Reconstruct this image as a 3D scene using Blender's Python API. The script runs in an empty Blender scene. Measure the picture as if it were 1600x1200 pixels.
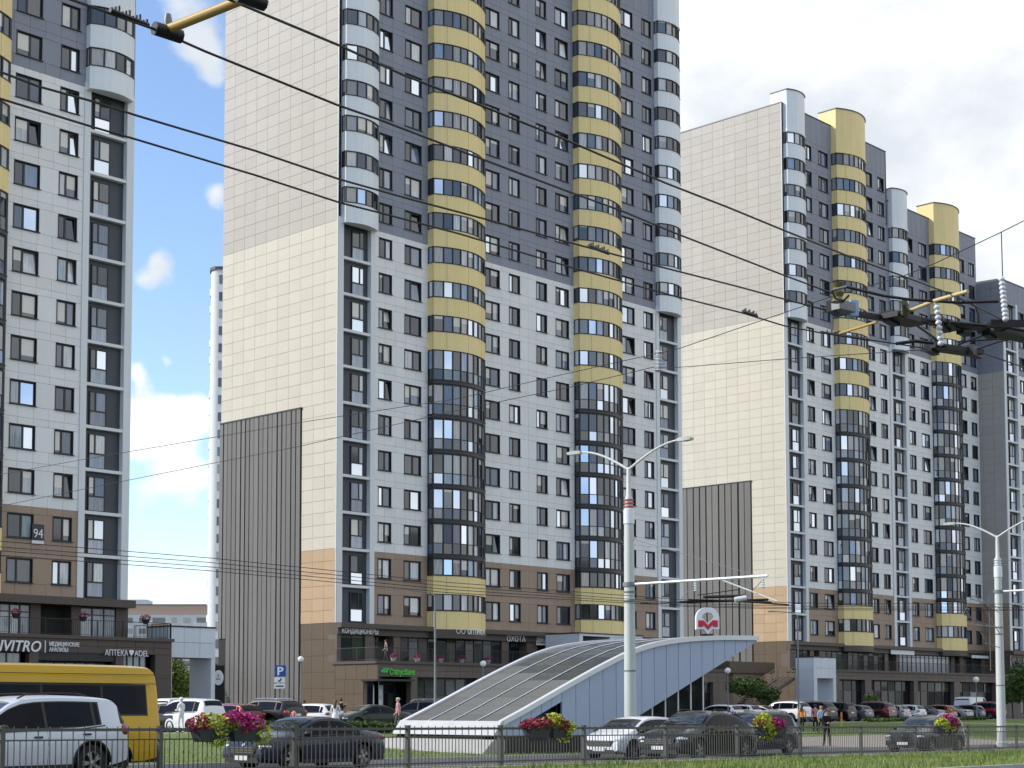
import bpy, bmesh, math, random
from mathutils import Vector, Matrix, noise as mnoise
rnd = random.Random(7)
scene = bpy.context.scene
C = scene.collection
R = math.radians

# ------------------------------------------------------------------ camera
YAW, PITCH, FPX, CX, CY = 0.77554, 0.068727, 2519.93, 733.68, 928.81
FW = Vector((math.cos(YAW) * math.cos(PITCH), math.sin(YAW) * math.cos(PITCH), math.sin(PITCH)))
RT = Vector((math.sin(YAW), -math.cos(YAW), 0))
UP = RT.cross(FW)
cam = bpy.data.cameras.new('camera')
cam.sensor_width = 36
cam.lens = FPX / 1600 * 36
cam.shift_x = (800 - CX) / 1600
cam.shift_y = (CY - 600) / 1600
cam.clip_start = 0.5
cam.clip_end = 6000
camo = bpy.data.objects.new('camera', cam)
camo.matrix_world = Matrix((RT, UP, -FW)).transposed().to_4x4()
C.objects.link(camo)
scene.camera = camo

# ------------------------------------------------------------------ sky and sun
SUN_FROM = Vector((-0.62, 0.56, 0.55)).normalized()        # towards the sun
sun_el = math.asin(SUN_FROM.z)
world = bpy.data.worlds.new('World')
scene.world = world
world.use_nodes = True
wn, wl = world.node_tree.nodes, world.node_tree.links
wn.clear()


def wnode(t, **kw):
    n = wn.new(t)
    for k, v in kw.items():
        setattr(n, k, v)
    return n


def wmath(op, a, b=None, c=None, clamp=False):
    n = wnode('ShaderNodeMath', operation=op, use_clamp=clamp)
    for i, v in enumerate((a, b, c)):
        if v is None:
            continue
        if isinstance(v, (int, float)):
            n.inputs[i].default_value = v
        else:
            wl.new(v, n.inputs[i])
    return n.outputs[0]


sky = wnode('ShaderNodeTexSky', sky_type='NISHITA', sun_disc=False, sun_elevation=sun_el,
            sun_rotation=math.atan2(SUN_FROM.x, SUN_FROM.y), altitude=200, air_density=1.0, dust_density=0.25, ozone_density=2.2)
tc = wnode('ShaderNodeTexCoord')
DIR = tc.outputs['Generated']


def wdot(vec, src=None):
    n = wnode('ShaderNodeVectorMath', operation='DOT_PRODUCT')
    wl.new(src or DIR, n.inputs[0])
    n.inputs[1].default_value = vec
    return n.outputs['Value']


def wnoise(scale, detail, rough, off=(0, 0, 0), stretch=(1, 1, 1)):
    mp = wnode('ShaderNodeMapping')
    wl.new(DIR, mp.inputs[0])
    mp.inputs['Location'].default_value = off
    mp.inputs['Scale'].default_value = stretch
    n = wnode('ShaderNodeTexNoise')
    n.inputs['Scale'].default_value = scale
    n.inputs['Detail'].default_value = detail
    n.inputs['Roughness'].default_value = rough
    wl.new(mp.outputs[0], n.inputs['Vector'])
    return n.outputs[0]


def wwarp(scale, amt, detail, src):
    n = wnode('ShaderNodeTexNoise')
    n.inputs['Scale'].default_value = scale
    n.inputs['Detail'].default_value = detail
    wl.new(DIR, n.inputs['Vector'])
    a = wnode('ShaderNodeVectorMath', operation='SUBTRACT')
    wl.new(n.outputs['Color'], a.inputs[0])
    a.inputs[1].default_value = (.5, .5, .5)
    b = wnode('ShaderNodeVectorMath', operation='SCALE')
    wl.new(a.outputs[0], b.inputs[0])
    b.inputs['Scale'].default_value = amt
    c = wnode('ShaderNodeVectorMath', operation='ADD')
    wl.new(src, c.inputs[0])
    wl.new(b.outputs[0], c.inputs[1])
    e = wnode('ShaderNodeVectorMath', operation='NORMALIZE')
    wl.new(c.outputs[0], e.inputs[0])
    return e.outputs[0]


WARPED = wwarp(48.0, 0.016, 8, wwarp(16.0, 0.034, 4, DIR))


def ray(x, y):
    return FW + RT * ((x - CX) / FPX) + UP * ((CY - y) / FPX)


# heaps of cumulus: the ones in view at their bearings, broken cloud everywhere else
fine = wnoise(16.0, 10, 0.60, (3.1, 1.7, 0.4), (1, 1, 1.5))
broad = wnoise(2.6, 6, 0.55, (0.9, 4.2, 1.0), (1, 1, 1.8))
cover = wmath('MULTIPLY_ADD', broad, 2.6, -1.02)                        # broken cloud over the whole dome
bank = wmath('MULTIPLY_ADD', wdot(RT), 7.0, -0.10, clamp=True)          # the cloud bank on one side of the sky
clear = wmath('SMOOTH_MIN', wmath('MULTIPLY_ADD', wdot(RT), -8.0, -0.40), 1.0, 0.1)
clear = wmath('MAXIMUM', clear, 0.0)
ahead = wmath('MULTIPLY_ADD', wdot(FW), 8.0, -6.6, clamp=True)
bank = wmath('MULTIPLY', bank, wmath('MULTIPLY_ADD', wdot(FW), 0.5, 0.5, clamp=True))
cover = wmath('ADD', cover, wmath('MULTIPLY', bank, 1.5))
cover = wmath('SUBTRACT', cover, wmath('MULTIPLY', wmath('MULTIPLY', clear, ahead), 1.5))
sepx = wnode('ShaderNodeSeparateXYZ')
wl.new(DIR, sepx.inputs[0])
low = wmath('MULTIPLY_ADD', sepx.outputs['Z'], -10.0, 1.0, clamp=True)          # cloud closes up towards the horizon
cover = wmath('MULTIPLY_ADD', low, 0.45, cover)
for (x, y, rr, amp) in ((258, 690, 58, 1.75), (312, 640, 40, 1.65), (212, 665, 48, 1.7), (338, 305, 26, 1.9), (238, 412, 38, 2.05),
                        (292, 772, 44, 1.6), (225, 790, 34, 1.45), (245, 915, 40, 1.0), (325, 905, 40, 1.0),
                        (290, 35, 60, 1.5), (330, 110, 40, 1.4), (212, 590, 24, 1.5), (270, 556, 16, 1.4)):
    d = ray(x, y).normalized()
    dd = wmath('MAXIMUM', wmath('SUBTRACT', 1.0, wdot(d, WARPED)), 0.0)                                # ~ angle^2 / 2
    s = (rr / FPX) ** 2 / 2
    g = wmath('EXPONENT', wmath('MULTIPLY', dd, -1.0 / (s * 1.3)))
    cover = wmath('MULTIPLY_ADD', g, amp, cover)
dens = wmath('MULTIPLY_ADD', wmath('SUBTRACT', fine, 0.5), 2.2, cover)
alpha = wnode('ShaderNodeMapRange', interpolation_type='SMOOTHSTEP')
wl.new(dens, alpha.inputs[0])
alpha.inputs[1].default_value = 0.0
alpha.inputs[2].default_value = 0.95
shade_n = wnoise(7.0, 6, 0.55, (8.0, 2.0, 5.0), (1, 1, 1.6))
shade = wnode('ShaderNodeMapRange')
wl.new(shade_n, shade.inputs[0])
shade.inputs[1].default_value = 0.38
shade.inputs[2].default_value = 0.66
cmix = wnode('ShaderNodeMix', data_type='RGBA')
wl.new(shade.outputs[0], cmix.inputs[0])
CLOUD_DARK, CLOUD_LIGHT = (2.75, 2.95, 3.2, 1), (4.35, 4.35, 4.3, 1)
cmix.inputs[6].default_value = CLOUD_DARK
cmix.inputs[7].default_value = CLOUD_LIGHT
amix = wnode('ShaderNodeMix', data_type='RGBA')
wl.new(alpha.outputs[0], amix.inputs[0])
skyc = wnode('ShaderNodeMix', data_type='RGBA', blend_type='MULTIPLY')
skyc.inputs[0].default_value = 1.0
wl.new(sky.outputs[0], skyc.inputs[6])
skyc.inputs[7].default_value = (0.84, 0.82, 0.84, 1)
wl.new(skyc.outputs[2], amix.inputs[6])
wl.new(cmix.outputs[2], amix.inputs[7])
bg = wnode('ShaderNodeBackground')
bg.inputs[1].default_value = 0.14
wl.new(amix.outputs[2], bg.inputs[0])
out = wnode('ShaderNodeOutputWorld')
wl.new(bg.outputs[0], out.inputs[0])

sun = bpy.data.lights.new('sun', 'SUN')
sun.energy = 2.0
sun.angle = R(0.5)
sun.color = (1.0, 0.93, 0.82)
suno = bpy.data.objects.new('sun', sun)
suno.rotation_euler = (-SUN_FROM).to_track_quat('-Z', 'Y').to_euler()
suno.location = (0, 0, 120)
C.objects.link(suno)
vs = scene.view_settings
vs.view_transform = 'Standard'
vs.look = 'None'
vs.exposure = 1.02
vs.gamma = 1.0
vs.use_curve_mapping = False
scene.render.engine = 'CYCLES'
scene.cycles.use_denoising = True
scene.cycles.max_bounces = 6
scene.cycles.glossy_bounces = 3
scene.cycles.transparent_max_bounces = 8

# ------------------------------------------------------------------ from a pixel of the photograph to a point of the place


def on_y(x, y, Y):
    d = ray(x, y)
    return d * (Y / d.y)


def on_x(x, y, X):
    d = ray(x, y)
    return d * (X / d.x)


def on_z(x, y, Z):
    d = ray(x, y)
    return d * (Z / d.z)


def at_depth(x, y, D):
    return ray(x, y) * D


# ------------------------------------------------------------------ materials
MATS = {}


def mat(name, col, rough=0.6, metal=0.0, var=0.08, scale=3.0, bump=0.0, bscale=60.0, coat=0.0, isl=0.0, emit=None, spec=0.5, streak=0.0):
    """procedural surface: base colour, blotchy variation, piece-to-piece variation, optional fine relief"""
    if name in MATS:
        return MATS[name]
    m = bpy.data.materials.new(name)
    m.use_nodes = True
    nt = m.node_tree
    b = nt.nodes['Principled BSDF']
    b.inputs['Roughness'].default_value = rough
    b.inputs['Metallic'].default_value = metal
    b.inputs['Coat Weight'].default_value = coat
    b.inputs['Coat Roughness'].default_value = 0.04
    b.inputs['Specular IOR Level'].default_value = spec
    t = nt.nodes.new('ShaderNodeTexCoord')
    n = nt.nodes.new('ShaderNodeTexNoise')
    n.inputs['Scale'].default_value = scale
    n.inputs['Detail'].default_value = 6
    n.inputs['Roughness'].default_value = 0.6
    nt.links.new(t.outputs['Object'], n.inputs['Vector'])
    val = nt.nodes.new('ShaderNodeMath')
    val.operation = 'MULTIPLY_ADD'
    nt.links.new(n.outputs[0], val.inputs[0])
    val.inputs[1].default_value = 2 * var
    val.inputs[2].default_value = 1 - var
    cur = val.outputs[0]
    if isl:
        g = nt.nodes.new('ShaderNodeNewGeometry')
        oi = nt.nodes.new('ShaderNodeObjectInfo')
        ad = nt.nodes.new('ShaderNodeMath')
        ad.operation = 'ADD'
        nt.links.new(g.outputs['Random Per Island'], ad.inputs[0])
        nt.links.new(oi.outputs['Random'], ad.inputs[1])
        fr = nt.nodes.new('ShaderNodeMath')
        fr.operation = 'FRACT'
        nt.links.new(ad.outputs[0], fr.inputs[0])
        ma = nt.nodes.new('ShaderNodeMath')
        ma.operation = 'MULTIPLY_ADD'
        nt.links.new(fr.outputs[0], ma.inputs[0])
        ma.inputs[1].default_value = 2 * isl
        ma.inputs[2].default_value = 1 - isl
        mu = nt.nodes.new('ShaderNodeMath')
        mu.operation = 'MULTIPLY'
        nt.links.new(cur, mu.inputs[0])
        nt.links.new(ma.outputs[0], mu.inputs[1])
        cur = mu.outputs[0]
    if streak:
        mp = nt.nodes.new('ShaderNodeMapping')
        mp.inputs['Scale'].default_value = (2.2, 2.2, 0.12)
        nt.links.new(t.outputs['Object'], mp.inputs[0])
        n2 = nt.nodes.new('ShaderNodeTexNoise')
        n2.inputs['Scale'].default_value = 1.6
        n2.inputs['Detail'].default_value = 5
        nt.links.new(mp.outputs[0], n2.inputs['Vector'])
        m2 = nt.nodes.new('ShaderNodeMath')
        m2.operation = 'MULTIPLY_ADD'
        nt.links.new(n2.outputs[0], m2.inputs[0])
        m2.inputs[1].default_value = 2 * streak
        m2.inputs[2].default_value = 1 - streak
        mu = nt.nodes.new('ShaderNodeMath')
        mu.operation = 'MULTIPLY'
        nt.links.new(cur, mu.inputs[0])
        nt.links.new(m2.outputs[0], mu.inputs[1])
        cur = mu.outputs[0]
    mx = nt.nodes.new('ShaderNodeVectorMath')
    mx.operation = 'SCALE'
    mx.inputs[0].default_value = col[:3]
    nt.links.new(cur, mx.inputs['Scale'])
    nt.links.new(mx.outputs[0], b.inputs['Base Color'])
    if bump:
        n3 = nt.nodes.new('ShaderNodeTexNoise')
        n3.inputs['Scale'].default_value = bscale
        n3.inputs['Detail'].default_value = 4
        nt.links.new(t.outputs['Object'], n3.inputs['Vector'])
        bp = nt.nodes.new('ShaderNodeBump')
        bp.inputs['Strength'].default_value = bump
        bp.inputs['Distance'].default_value = 0.02
        nt.links.new(n3.outputs[0], bp.inputs['Height'])
        nt.links.new(bp.outputs[0], b.inputs['Normal'])
    if emit:
        b.inputs['Emission Color'].default_value = (*emit[0], 1)
        b.inputs['Emission Strength'].default_value = emit[1]
    MATS[name] = m
    return m


def glass_mat(name, stops, rough=0.04, ior=1.9, tilt=0.0, blind=None, mirror=0.0):
    """a window pane: its colour (dark room, curtain, blind, painted-in reflection) differs from pane to pane, under a mirror-like coat"""
    if name in MATS:
        return MATS[name]
    m = bpy.data.materials.new(name)
    m.use_nodes = True
    nt = m.node_tree
    b = nt.nodes['Principled BSDF']
    b.inputs['Roughness'].default_value = 0.45
    b.inputs['Specular IOR Level'].default_value = 0.0
    b.inputs['Coat Weight'].default_value = 1.0
    b.inputs['Coat IOR'].default_value = ior
    b.inputs['Coat Roughness'].default_value = rough
    g = nt.nodes.new('ShaderNodeNewGeometry')
    oi = nt.nodes.new('ShaderNodeObjectInfo')
    ad = nt.nodes.new('ShaderNodeMath')
    ad.operation = 'ADD'
    nt.links.new(g.outputs['Random Per Island'], ad.inputs[0])
    nt.links.new(oi.outputs['Random'], ad.inputs[1])
    fr = nt.nodes.new('ShaderNodeMath')
    fr.operation = 'FRACT'
    nt.links.new(ad.outputs[0], fr.inputs[0])
    cr = nt.nodes.new('ShaderNodeValToRGB')  # colours stand for dark rooms, curtains and painted-in reflections
    cr.color_ramp.interpolation = 'CONSTANT'
    els = cr.color_ramp.elements
    while len(els) < len(stops):
        els.new(0.5)
    for e, (pos, col) in zip(els, stops):
        e.position = pos
        e.color = (*col, 1)
    nt.links.new(fr.outputs[0], cr.inputs[0])
    # panes never hang quite true: each mirrors a slightly different piece of sky
    wno = nt.nodes.new('ShaderNodeTexWhiteNoise')
    wno.noise_dimensions = '1D'
    nt.links.new(fr.outputs[0], wno.inputs['W'])
    sb = nt.nodes.new('ShaderNodeVectorMath')
    sb.operation = 'SUBTRACT'
    nt.links.new(wno.outputs['Color'], sb.inputs[0])
    sb.inputs[1].default_value = (.5, .5, .5)
    sm = nt.nodes.new('ShaderNodeVectorMath')
    sm.operation = 'SCALE'
    nt.links.new(sb.outputs[0], sm.inputs[0])
    sm.inputs['Scale'].default_value = tilt
    an = nt.nodes.new('ShaderNodeVectorMath')
    an.operation = 'ADD'
    nt.links.new(g.outputs['Normal'], an.inputs[0])
    nt.links.new(sm.outputs[0], an.inputs[1])
    nn = nt.nodes.new('ShaderNodeVectorMath')
    nn.operation = 'NORMALIZE'
    nt.links.new(an.outputs[0], nn.inputs[0])
    nt.links.new(nn.outputs[0], b.inputs['Coat Normal'])
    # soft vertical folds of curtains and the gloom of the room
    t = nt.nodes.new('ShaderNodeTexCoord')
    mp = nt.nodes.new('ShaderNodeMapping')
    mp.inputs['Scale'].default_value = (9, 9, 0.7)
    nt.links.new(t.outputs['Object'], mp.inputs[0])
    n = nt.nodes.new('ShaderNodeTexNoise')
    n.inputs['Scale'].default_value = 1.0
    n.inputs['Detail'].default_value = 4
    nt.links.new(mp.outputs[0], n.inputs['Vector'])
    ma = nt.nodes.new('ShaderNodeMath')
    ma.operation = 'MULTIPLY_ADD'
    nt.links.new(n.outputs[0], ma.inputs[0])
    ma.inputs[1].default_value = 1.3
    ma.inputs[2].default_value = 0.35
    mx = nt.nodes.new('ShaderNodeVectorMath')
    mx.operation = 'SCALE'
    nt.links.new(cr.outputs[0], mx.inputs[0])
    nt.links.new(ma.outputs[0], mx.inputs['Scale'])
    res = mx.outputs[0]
    if blind:
        # some rooms have a pale roller blind drawn part of the way down
        sp = nt.nodes.new('ShaderNodeSeparateColor')
        nt.links.new(wno.outputs['Color'], sp.inputs[0])
        sx = nt.nodes.new('ShaderNodeSeparateXYZ')
        nt.links.new(t.outputs['Object'], sx.inputs[0])

        def M(op, a, c):
            q = nt.nodes.new('ShaderNodeMath')
            q.operation = op
            for i, v in enumerate((a, c)):
                if isinstance(v, (int, float)):
                    q.inputs[i].default_value = v
                else:
                    nt.links.new(v, q.inputs[i])
            return q.outputs[0]
        thr = M('ADD', M('MULTIPLY', sp.outputs[1], blind[1] - blind[0]), blind[0])
        k = M('MULTIPLY', M('GREATER_THAN', sx.outputs['Z'], thr), M('GREATER_THAN', sp.outputs[0], 1 - blind[2]))
        mb = nt.nodes.new('ShaderNodeMix')
        mb.data_type = 'RGBA'
        nt.links.new(k, mb.inputs[0])
        nt.links.new(res, mb.inputs[6])
        mb.inputs[7].default_value = (.62, .60, .55, 1)
        res = mb.outputs[2]
    if mirror:
        # a share of the panes is mirror-coated
        sp2 = nt.nodes.new('ShaderNodeSeparateColor')
        nt.links.new(wno.outputs['Color'], sp2.inputs[0])
        gt = nt.nodes.new('ShaderNodeMath')
        gt.operation = 'GREATER_THAN'
        nt.links.new(sp2.outputs[2], gt.inputs[0])
        gt.inputs[1].default_value = 1 - mirror
        mt = nt.nodes.new('ShaderNodeMath')
        mt.operation = 'MULTIPLY'
        nt.links.new(gt.outputs[0], mt.inputs[0])
        mt.inputs[1].default_value = .85
        nt.links.new(mt.outputs[0], b.inputs['Metallic'])
        rr_ = nt.nodes.new('ShaderNodeMath')
        rr_.operation = 'MULTIPLY_ADD'
        nt.links.new(gt.outputs[0], rr_.inputs[0])
        rr_.inputs[1].default_value = -.41
        rr_.inputs[2].default_value = .45
        nt.links.new(rr_.outputs[0], b.inputs['Roughness'])
        mm = nt.nodes.new('ShaderNodeMix')
        mm.data_type = 'RGBA'
        nt.links.new(gt.outputs[0], mm.inputs[0])
        nt.links.new(res, mm.inputs[6])
        mm.inputs[7].default_value = (.72, .80, .88, 1)
        res = mm.outputs[2]
        nt.links.new(nn.outputs[0], b.inputs['Normal'])
    nt.links.new(res, b.inputs['Base Color'])
    MATS[name] = m
    return m


# ------------------------------------------------------------------ mesh helpers


class MB:
    def __init__(s):
        s.v, s.f, s.m = [], [], []

    def add(s, vs, fs, mi=0):
        o = len(s.v)
        s.v += [tuple(p) for p in vs]
        s.f += [tuple(i + o for i in f) for f in fs]
        s.m += [mi] * len(fs)
        return s

    def quad(s, a, b, c, d, mi=0):
        return s.add((a, b, c, d), ((0, 1, 2, 3),), mi)

    def box(s, x0, x1, y0, y1, z0, z1, mi=0):
        v = [(x, y, z) for z in (z0, z1) for y in (y0, y1) for x in (x0, x1)]
        return s.add(v, ((0, 2, 3, 1), (4, 5, 7, 6), (0, 1, 5, 4), (2, 6, 7, 3), (0, 4, 6, 2), (1, 3, 7, 5)), mi)

    def tube(s, pts, r, n=8, mi=0, caps=True):
        """round bar along points; r a number or one per point"""
        pts = [Vector(p) for p in pts]
        rs = r if isinstance(r, (list, tuple)) else [r] * len(pts)
        vs, fs = [], []
        for i, p in enumerate(pts):
            d = (pts[min(i + 1, len(pts) - 1)] - pts[max(i - 1, 0)]).normalized()
            a = d.cross(Vector((0, 0, 1)))
            if a.length < 1e-3:
                a = d.cross(Vector((0, 1, 0)))
            a.normalize()
            b = d.cross(a)
            for k in range(n):
                t = 2 * math.pi * k / n
                vs.append(p + (a * math.cos(t) + b * math.sin(t)) * rs[i])
        for i in range(len(pts) - 1):
            for k in range(n):
                k2 = (k + 1) % n
                fs.append((i * n + k, i * n + k2, (i + 1) * n + k2, (i + 1) * n + k))
        if caps:
            fs.append(tuple(range(n - 1, -1, -1)))
            o = (len(pts) - 1) * n
            fs.append(tuple(range(o, o + n)))
        return s.add(vs, fs, mi)

    def lathe(s, prof, n=16, c=(0, 0, 0), mi=0, ring=False):
        if ring:
            prof = list(prof) + [prof[0]]
        vs, fs = [], []
        for r, z in prof:
            for k in range(n):
                t = 2 * math.pi * k / n
                vs.append((c[0] + r * math.cos(t), c[1] + r * math.sin(t), c[2] + z))
        for i in range(len(prof) - 1):
            for k in range(n):
                k2 = (k + 1) % n
                fs.append((i * n + k, i * n + k2, (i + 1) * n + k2, (i + 1) * n + k))
        if not ring:
            fs.append(tuple(range(n - 1, -1, -1)))
            fs.append(tuple(range((len(prof) - 1) * n, len(prof) * n)))
        return s.add(vs, fs, mi)

    def prism(s, outline, z0, z1, mi=0, axis='z'):
        """closed outline of 2-D points swept along an axis"""
        n = len(outline)
        if axis == 'z':
            P = lambda p, h: (p[0], p[1], h)
        elif axis == 'y':
            P = lambda p, h: (p[0], h, p[1])
        else:
            P = lambda p, h: (h, p[0], p[1])
        vs = [P(p, z0) for p in outline] + [P(p, z1) for p in outline]
        fs = [(i, (i + 1) % n, n + (i + 1) % n, n + i) for i in range(n)]
        fs += [tuple(range(n - 1, -1, -1)), tuple(range(n, 2 * n))]
        return s.add(vs, fs, mi)

    def mesh(s, name, mats, smooth=None):
        me = bpy.data.meshes.new(name)
        me.from_pydata(s.v, [], s.f)
        if not isinstance(mats, (list, tuple)):
            mats = [mats]
        for m in mats:
            me.materials.append(m)
        if len(mats) > 1:
            me.polygons.foreach_set('material_index', s.m)
        if smooth is not None:
            me.polygons.foreach_set('use_smooth', [True] * len(me.polygons))
            if smooth < 180:
                me.set_sharp_from_angle(angle=R(smooth))
        me.update()
        return me

    def build(s, name, mats, parent=None, smooth=None, loc=None):
        return put(name, s.mesh(name, mats, smooth), parent, loc)


def put(name, me, parent=None, loc=None, rot=None):
    o = bpy.data.objects.new(name, me)
    C.objects.link(o)
    if parent:
        o.parent = parent
    if loc is not None:
        o.location = loc
    if rot is not None:
        o.rotation_euler = rot
    return o


def fixn(o):
    """make the normals of a mesh object point outwards"""
    bm = bmesh.new()
    bm.from_mesh(o.data)
    bmesh.ops.recalc_face_normals(bm, faces=bm.faces)
    bm.to_mesh(o.data)
    bm.free()
    return o


def tag(o, label, cat=None, group=None, kind=None):
    if label:
        o['label'] = label
    if cat:
        o['category'] = cat
    if group:
        o['group'] = group
    if kind:
        o['kind'] = kind
    return o


def thing(name, label, cat, loc=(0, 0, 0), rz=0.0, group=None):
    o = bpy.data.objects.new(name, None)
    o.empty_display_size = 0.3
    C.objects.link(o)
    o.location = loc
    o.rotation_euler = (0, 0, rz)
    return tag(o, label, cat, group)


def stuff(o):
    o['kind'] = 'stuff'
    return o


def text_mesh(body, size, mats, depth=0.03, bold=0.0, shear=0.0, width=None, name='lettering'):
    cu = bpy.data.curves.new('lettering_curve', 'FONT')
    cu.body = body
    cu.size = size
    cu.extrude = depth / 2
    cu.offset = bold
    cu.shear = shear
    cu.resolution_u = 3
    to = bpy.data.objects.new('lettering_tmp', cu)
    C.objects.link(to)
    dg = bpy.context.evaluated_depsgraph_get()
    me = bpy.data.meshes.new_from_object(to.evaluated_get(dg))
    bpy.data.objects.remove(to)
    bpy.data.curves.remove(cu)
    me.name = name
    me.materials.clear()
    me.materials.append(mats)
    xs = [v.co.x for v in me.vertices]
    if xs and width:
        k = width / (max(xs) - min(xs))
        x0 = min(xs)
        for v in me.vertices:
            v.co.x = (v.co.x - x0) * k
    return me


def lettering(body, size, m, parent, loc, width=None, depth=0.03, bold=0.0, shear=0.0):
    """upright letters facing the street (-Y)"""
    me = text_mesh(body, size, m, depth, bold, shear, width)
    return put('lettering', me, parent, loc, (R(90), 0, 0))


def smoothstep(a, b, x):
    t = min(1, max(0, (x - a) / (b - a)))
    return t * t * (3 - 2 * t)
M_WHITE = mat('light_grey_cladding', (0.80, 0.80, 0.79), 0.55, var=0.06, scale=0.5, isl=0.035, streak=0.05)
M_GREY = mat('dark_grey_cladding', (0.25, 0.266, 0.32), 0.55, var=0.06, scale=0.5, isl=0.04, streak=0.05)
M_BROWN = mat('brown_cladding', (0.35, 0.255, 0.185), 0.55, var=0.08, scale=0.5, isl=0.06, streak=0.06)
M_JOINT = mat('shadow_joint', (0.17, 0.17, 0.17), 0.8)
M_CREAM = mat('cream_cladding', (0.555, 0.525, 0.45), 0.6, var=0.05, scale=0.4, isl=0.035, streak=0.09)
M_BEIGE = mat('greyish_beige_cladding', (0.42, 0.40, 0.37), 0.6, var=0.06, scale=0.4, isl=0.04, streak=0.09)
M_TAN = mat('tan_cladding', (0.46, 0.325, 0.20), 0.6, var=0.08, scale=0.6, isl=0.05, streak=0.06)
M_BROWNG = mat('warm_brown_cladding', (0.10, 0.07, 0.042), 0.6, var=0.10, scale=0.6, isl=0.05, streak=0.08)
M_DARKBR = mat('umber_cladding', (0.085, 0.063, 0.052), 0.5, var=0.10, scale=0.6, isl=0.05)
M_YELLOW = mat('yellow_render', (0.86, 0.69, 0.32), 0.6, var=0.06, scale=0.8, streak=0.13)
M_YSEAM = mat('yellow_seam', (0.33, 0.26, 0.12), 0.7)
M_WRENDER = mat('white_render', (0.78, 0.82, 0.85), 0.5, var=0.05, scale=0.8, streak=0.11)
M_PIL = mat('white_pilaster', (0.72, 0.745, 0.76), 0.5, var=0.04, scale=0.6, streak=0.06)
M_FRAME = mat('charcoal_frame', (0.018, 0.020, 0.024), 0.4, var=0.1)
M_NICHE = mat('slate_panel', (0.050, 0.058, 0.070), 0.45, var=0.08, scale=0.7)
M_LOUV = mat('taupe_board', (0.14, 0.138, 0.136), 0.6, var=0.10, scale=0.5, isl=0.10, streak=0.07)
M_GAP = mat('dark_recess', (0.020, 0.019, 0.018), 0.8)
M_ROOF = mat('roofing_felt', (0.09, 0.09, 0.09), 0.9)
M_COPE = mat('metal_coping', (0.10, 0.10, 0.105), 0.4, 0.6)
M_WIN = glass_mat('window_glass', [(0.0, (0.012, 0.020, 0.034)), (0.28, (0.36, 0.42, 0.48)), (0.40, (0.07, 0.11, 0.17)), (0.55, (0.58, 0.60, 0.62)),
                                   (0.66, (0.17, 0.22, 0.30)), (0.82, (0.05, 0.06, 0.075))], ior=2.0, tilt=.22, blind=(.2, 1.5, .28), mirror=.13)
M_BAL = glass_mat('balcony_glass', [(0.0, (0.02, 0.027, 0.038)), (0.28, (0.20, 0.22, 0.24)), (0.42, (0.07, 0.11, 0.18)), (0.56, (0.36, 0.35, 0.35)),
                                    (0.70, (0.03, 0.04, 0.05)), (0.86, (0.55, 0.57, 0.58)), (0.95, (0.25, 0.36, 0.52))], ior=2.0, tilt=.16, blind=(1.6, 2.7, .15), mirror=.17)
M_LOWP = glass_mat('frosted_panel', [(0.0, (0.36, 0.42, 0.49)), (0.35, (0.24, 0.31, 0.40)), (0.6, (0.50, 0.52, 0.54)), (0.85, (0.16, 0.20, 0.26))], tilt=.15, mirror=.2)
M_SHOP = glass_mat('shop_glass', [(0.0, (0.012, 0.015, 0.017)), (0.34, (0.03, 0.036, 0.04)), (0.55, (0.075, 0.085, 0.08)), (0.7, (0.02, 0.024, 0.028)), (0.82, (0.13, 0.14, 0.135)), (0.9, (0.05, 0.07, 0.045))], ior=1.4, tilt=.12)  # lighter greenish stops paint reflections into the glass colour
M_SHOPB = glass_mat('pale_shop_glass', [(0.0, (0.30, 0.34, 0.38)), (0.4, (0.22, 0.26, 0.30)), (0.8, (0.40, 0.42, 0.44))], ior=1.7)
M_SIGNW = mat('white_letter', (0.80, 0.80, 0.80), 0.4, var=0.02)
M_GREEN = mat('green_letter', (0.07, 0.42, 0.05), 0.4, var=0.02, emit=((0.05, 0.45, 0.03), 0.08))
M_STEEL = mat('grey_painted_steel', (0.20, 0.205, 0.21), 0.5, 0.3, var=0.1)
M_POLE = mat('pale_painted_pole', (0.52, 0.55, 0.53), 0.5, var=0.06, scale=2.0, streak=0.08)
M_FENCE = mat('fence_paint', (0.085, 0.085, 0.082), 0.5, 0.2, var=0.15)
M_RAIL = mat('dark_railing', (0.03, 0.03, 0.032), 0.5, 0.2)
M_ASPH = mat('asphalt', (0.062, 0.062, 0.064), 0.9, var=0.18, scale=0.7, bump=0.3)
M_PAVE = mat('paving', (0.29, 0.26, 0.235), 0.85, var=0.12, scale=0.5, bump=0.2, bscale=20)
M_KERB = mat('kerb_concrete', (0.42, 0.41, 0.39), 0.85, var=0.15, scale=1.5, isl=0.08)
M_GRASS = mat('lawn', (0.125, 0.17, 0.035), 0.95, var=0.35, scale=0.9, bump=0.8, bscale=35)
M_BLADE = mat('grass_blade', (0.15, 0.23, 0.04), 0.8, var=0.2, isl=0.45)
M_EARTH = mat('earth', (0.14, 0.13, 0.10), 0.95, var=0.25, scale=0.2)
M_BROWNP = mat('podium_cladding', (0.125, 0.095, 0.078), 0.55, var=0.12, scale=0.5, isl=0.07, streak=0.12)
# ------------------------------------------------------------------ the lie of the land (road coordinates: s along the fence, t away from the camera)
PF = Vector((32.2, 30.3))
PHI = R(3.75)
ES = Vector((math.cos(PHI), math.sin(PHI)))
ET = Vector((-math.sin(PHI), math.cos(PHI)))


def st(X, Y):
    d = Vector((X, Y)) - PF
    return d.dot(ES), d.dot(ET)


def h(X, Y):
    s, t = st(X, Y)
    zr = -1.49 - 0.0086 * min(80, max(-30, X))
    return zr + (-1.38 - zr) * smoothstep(6.0, 32.0, t)


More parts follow.
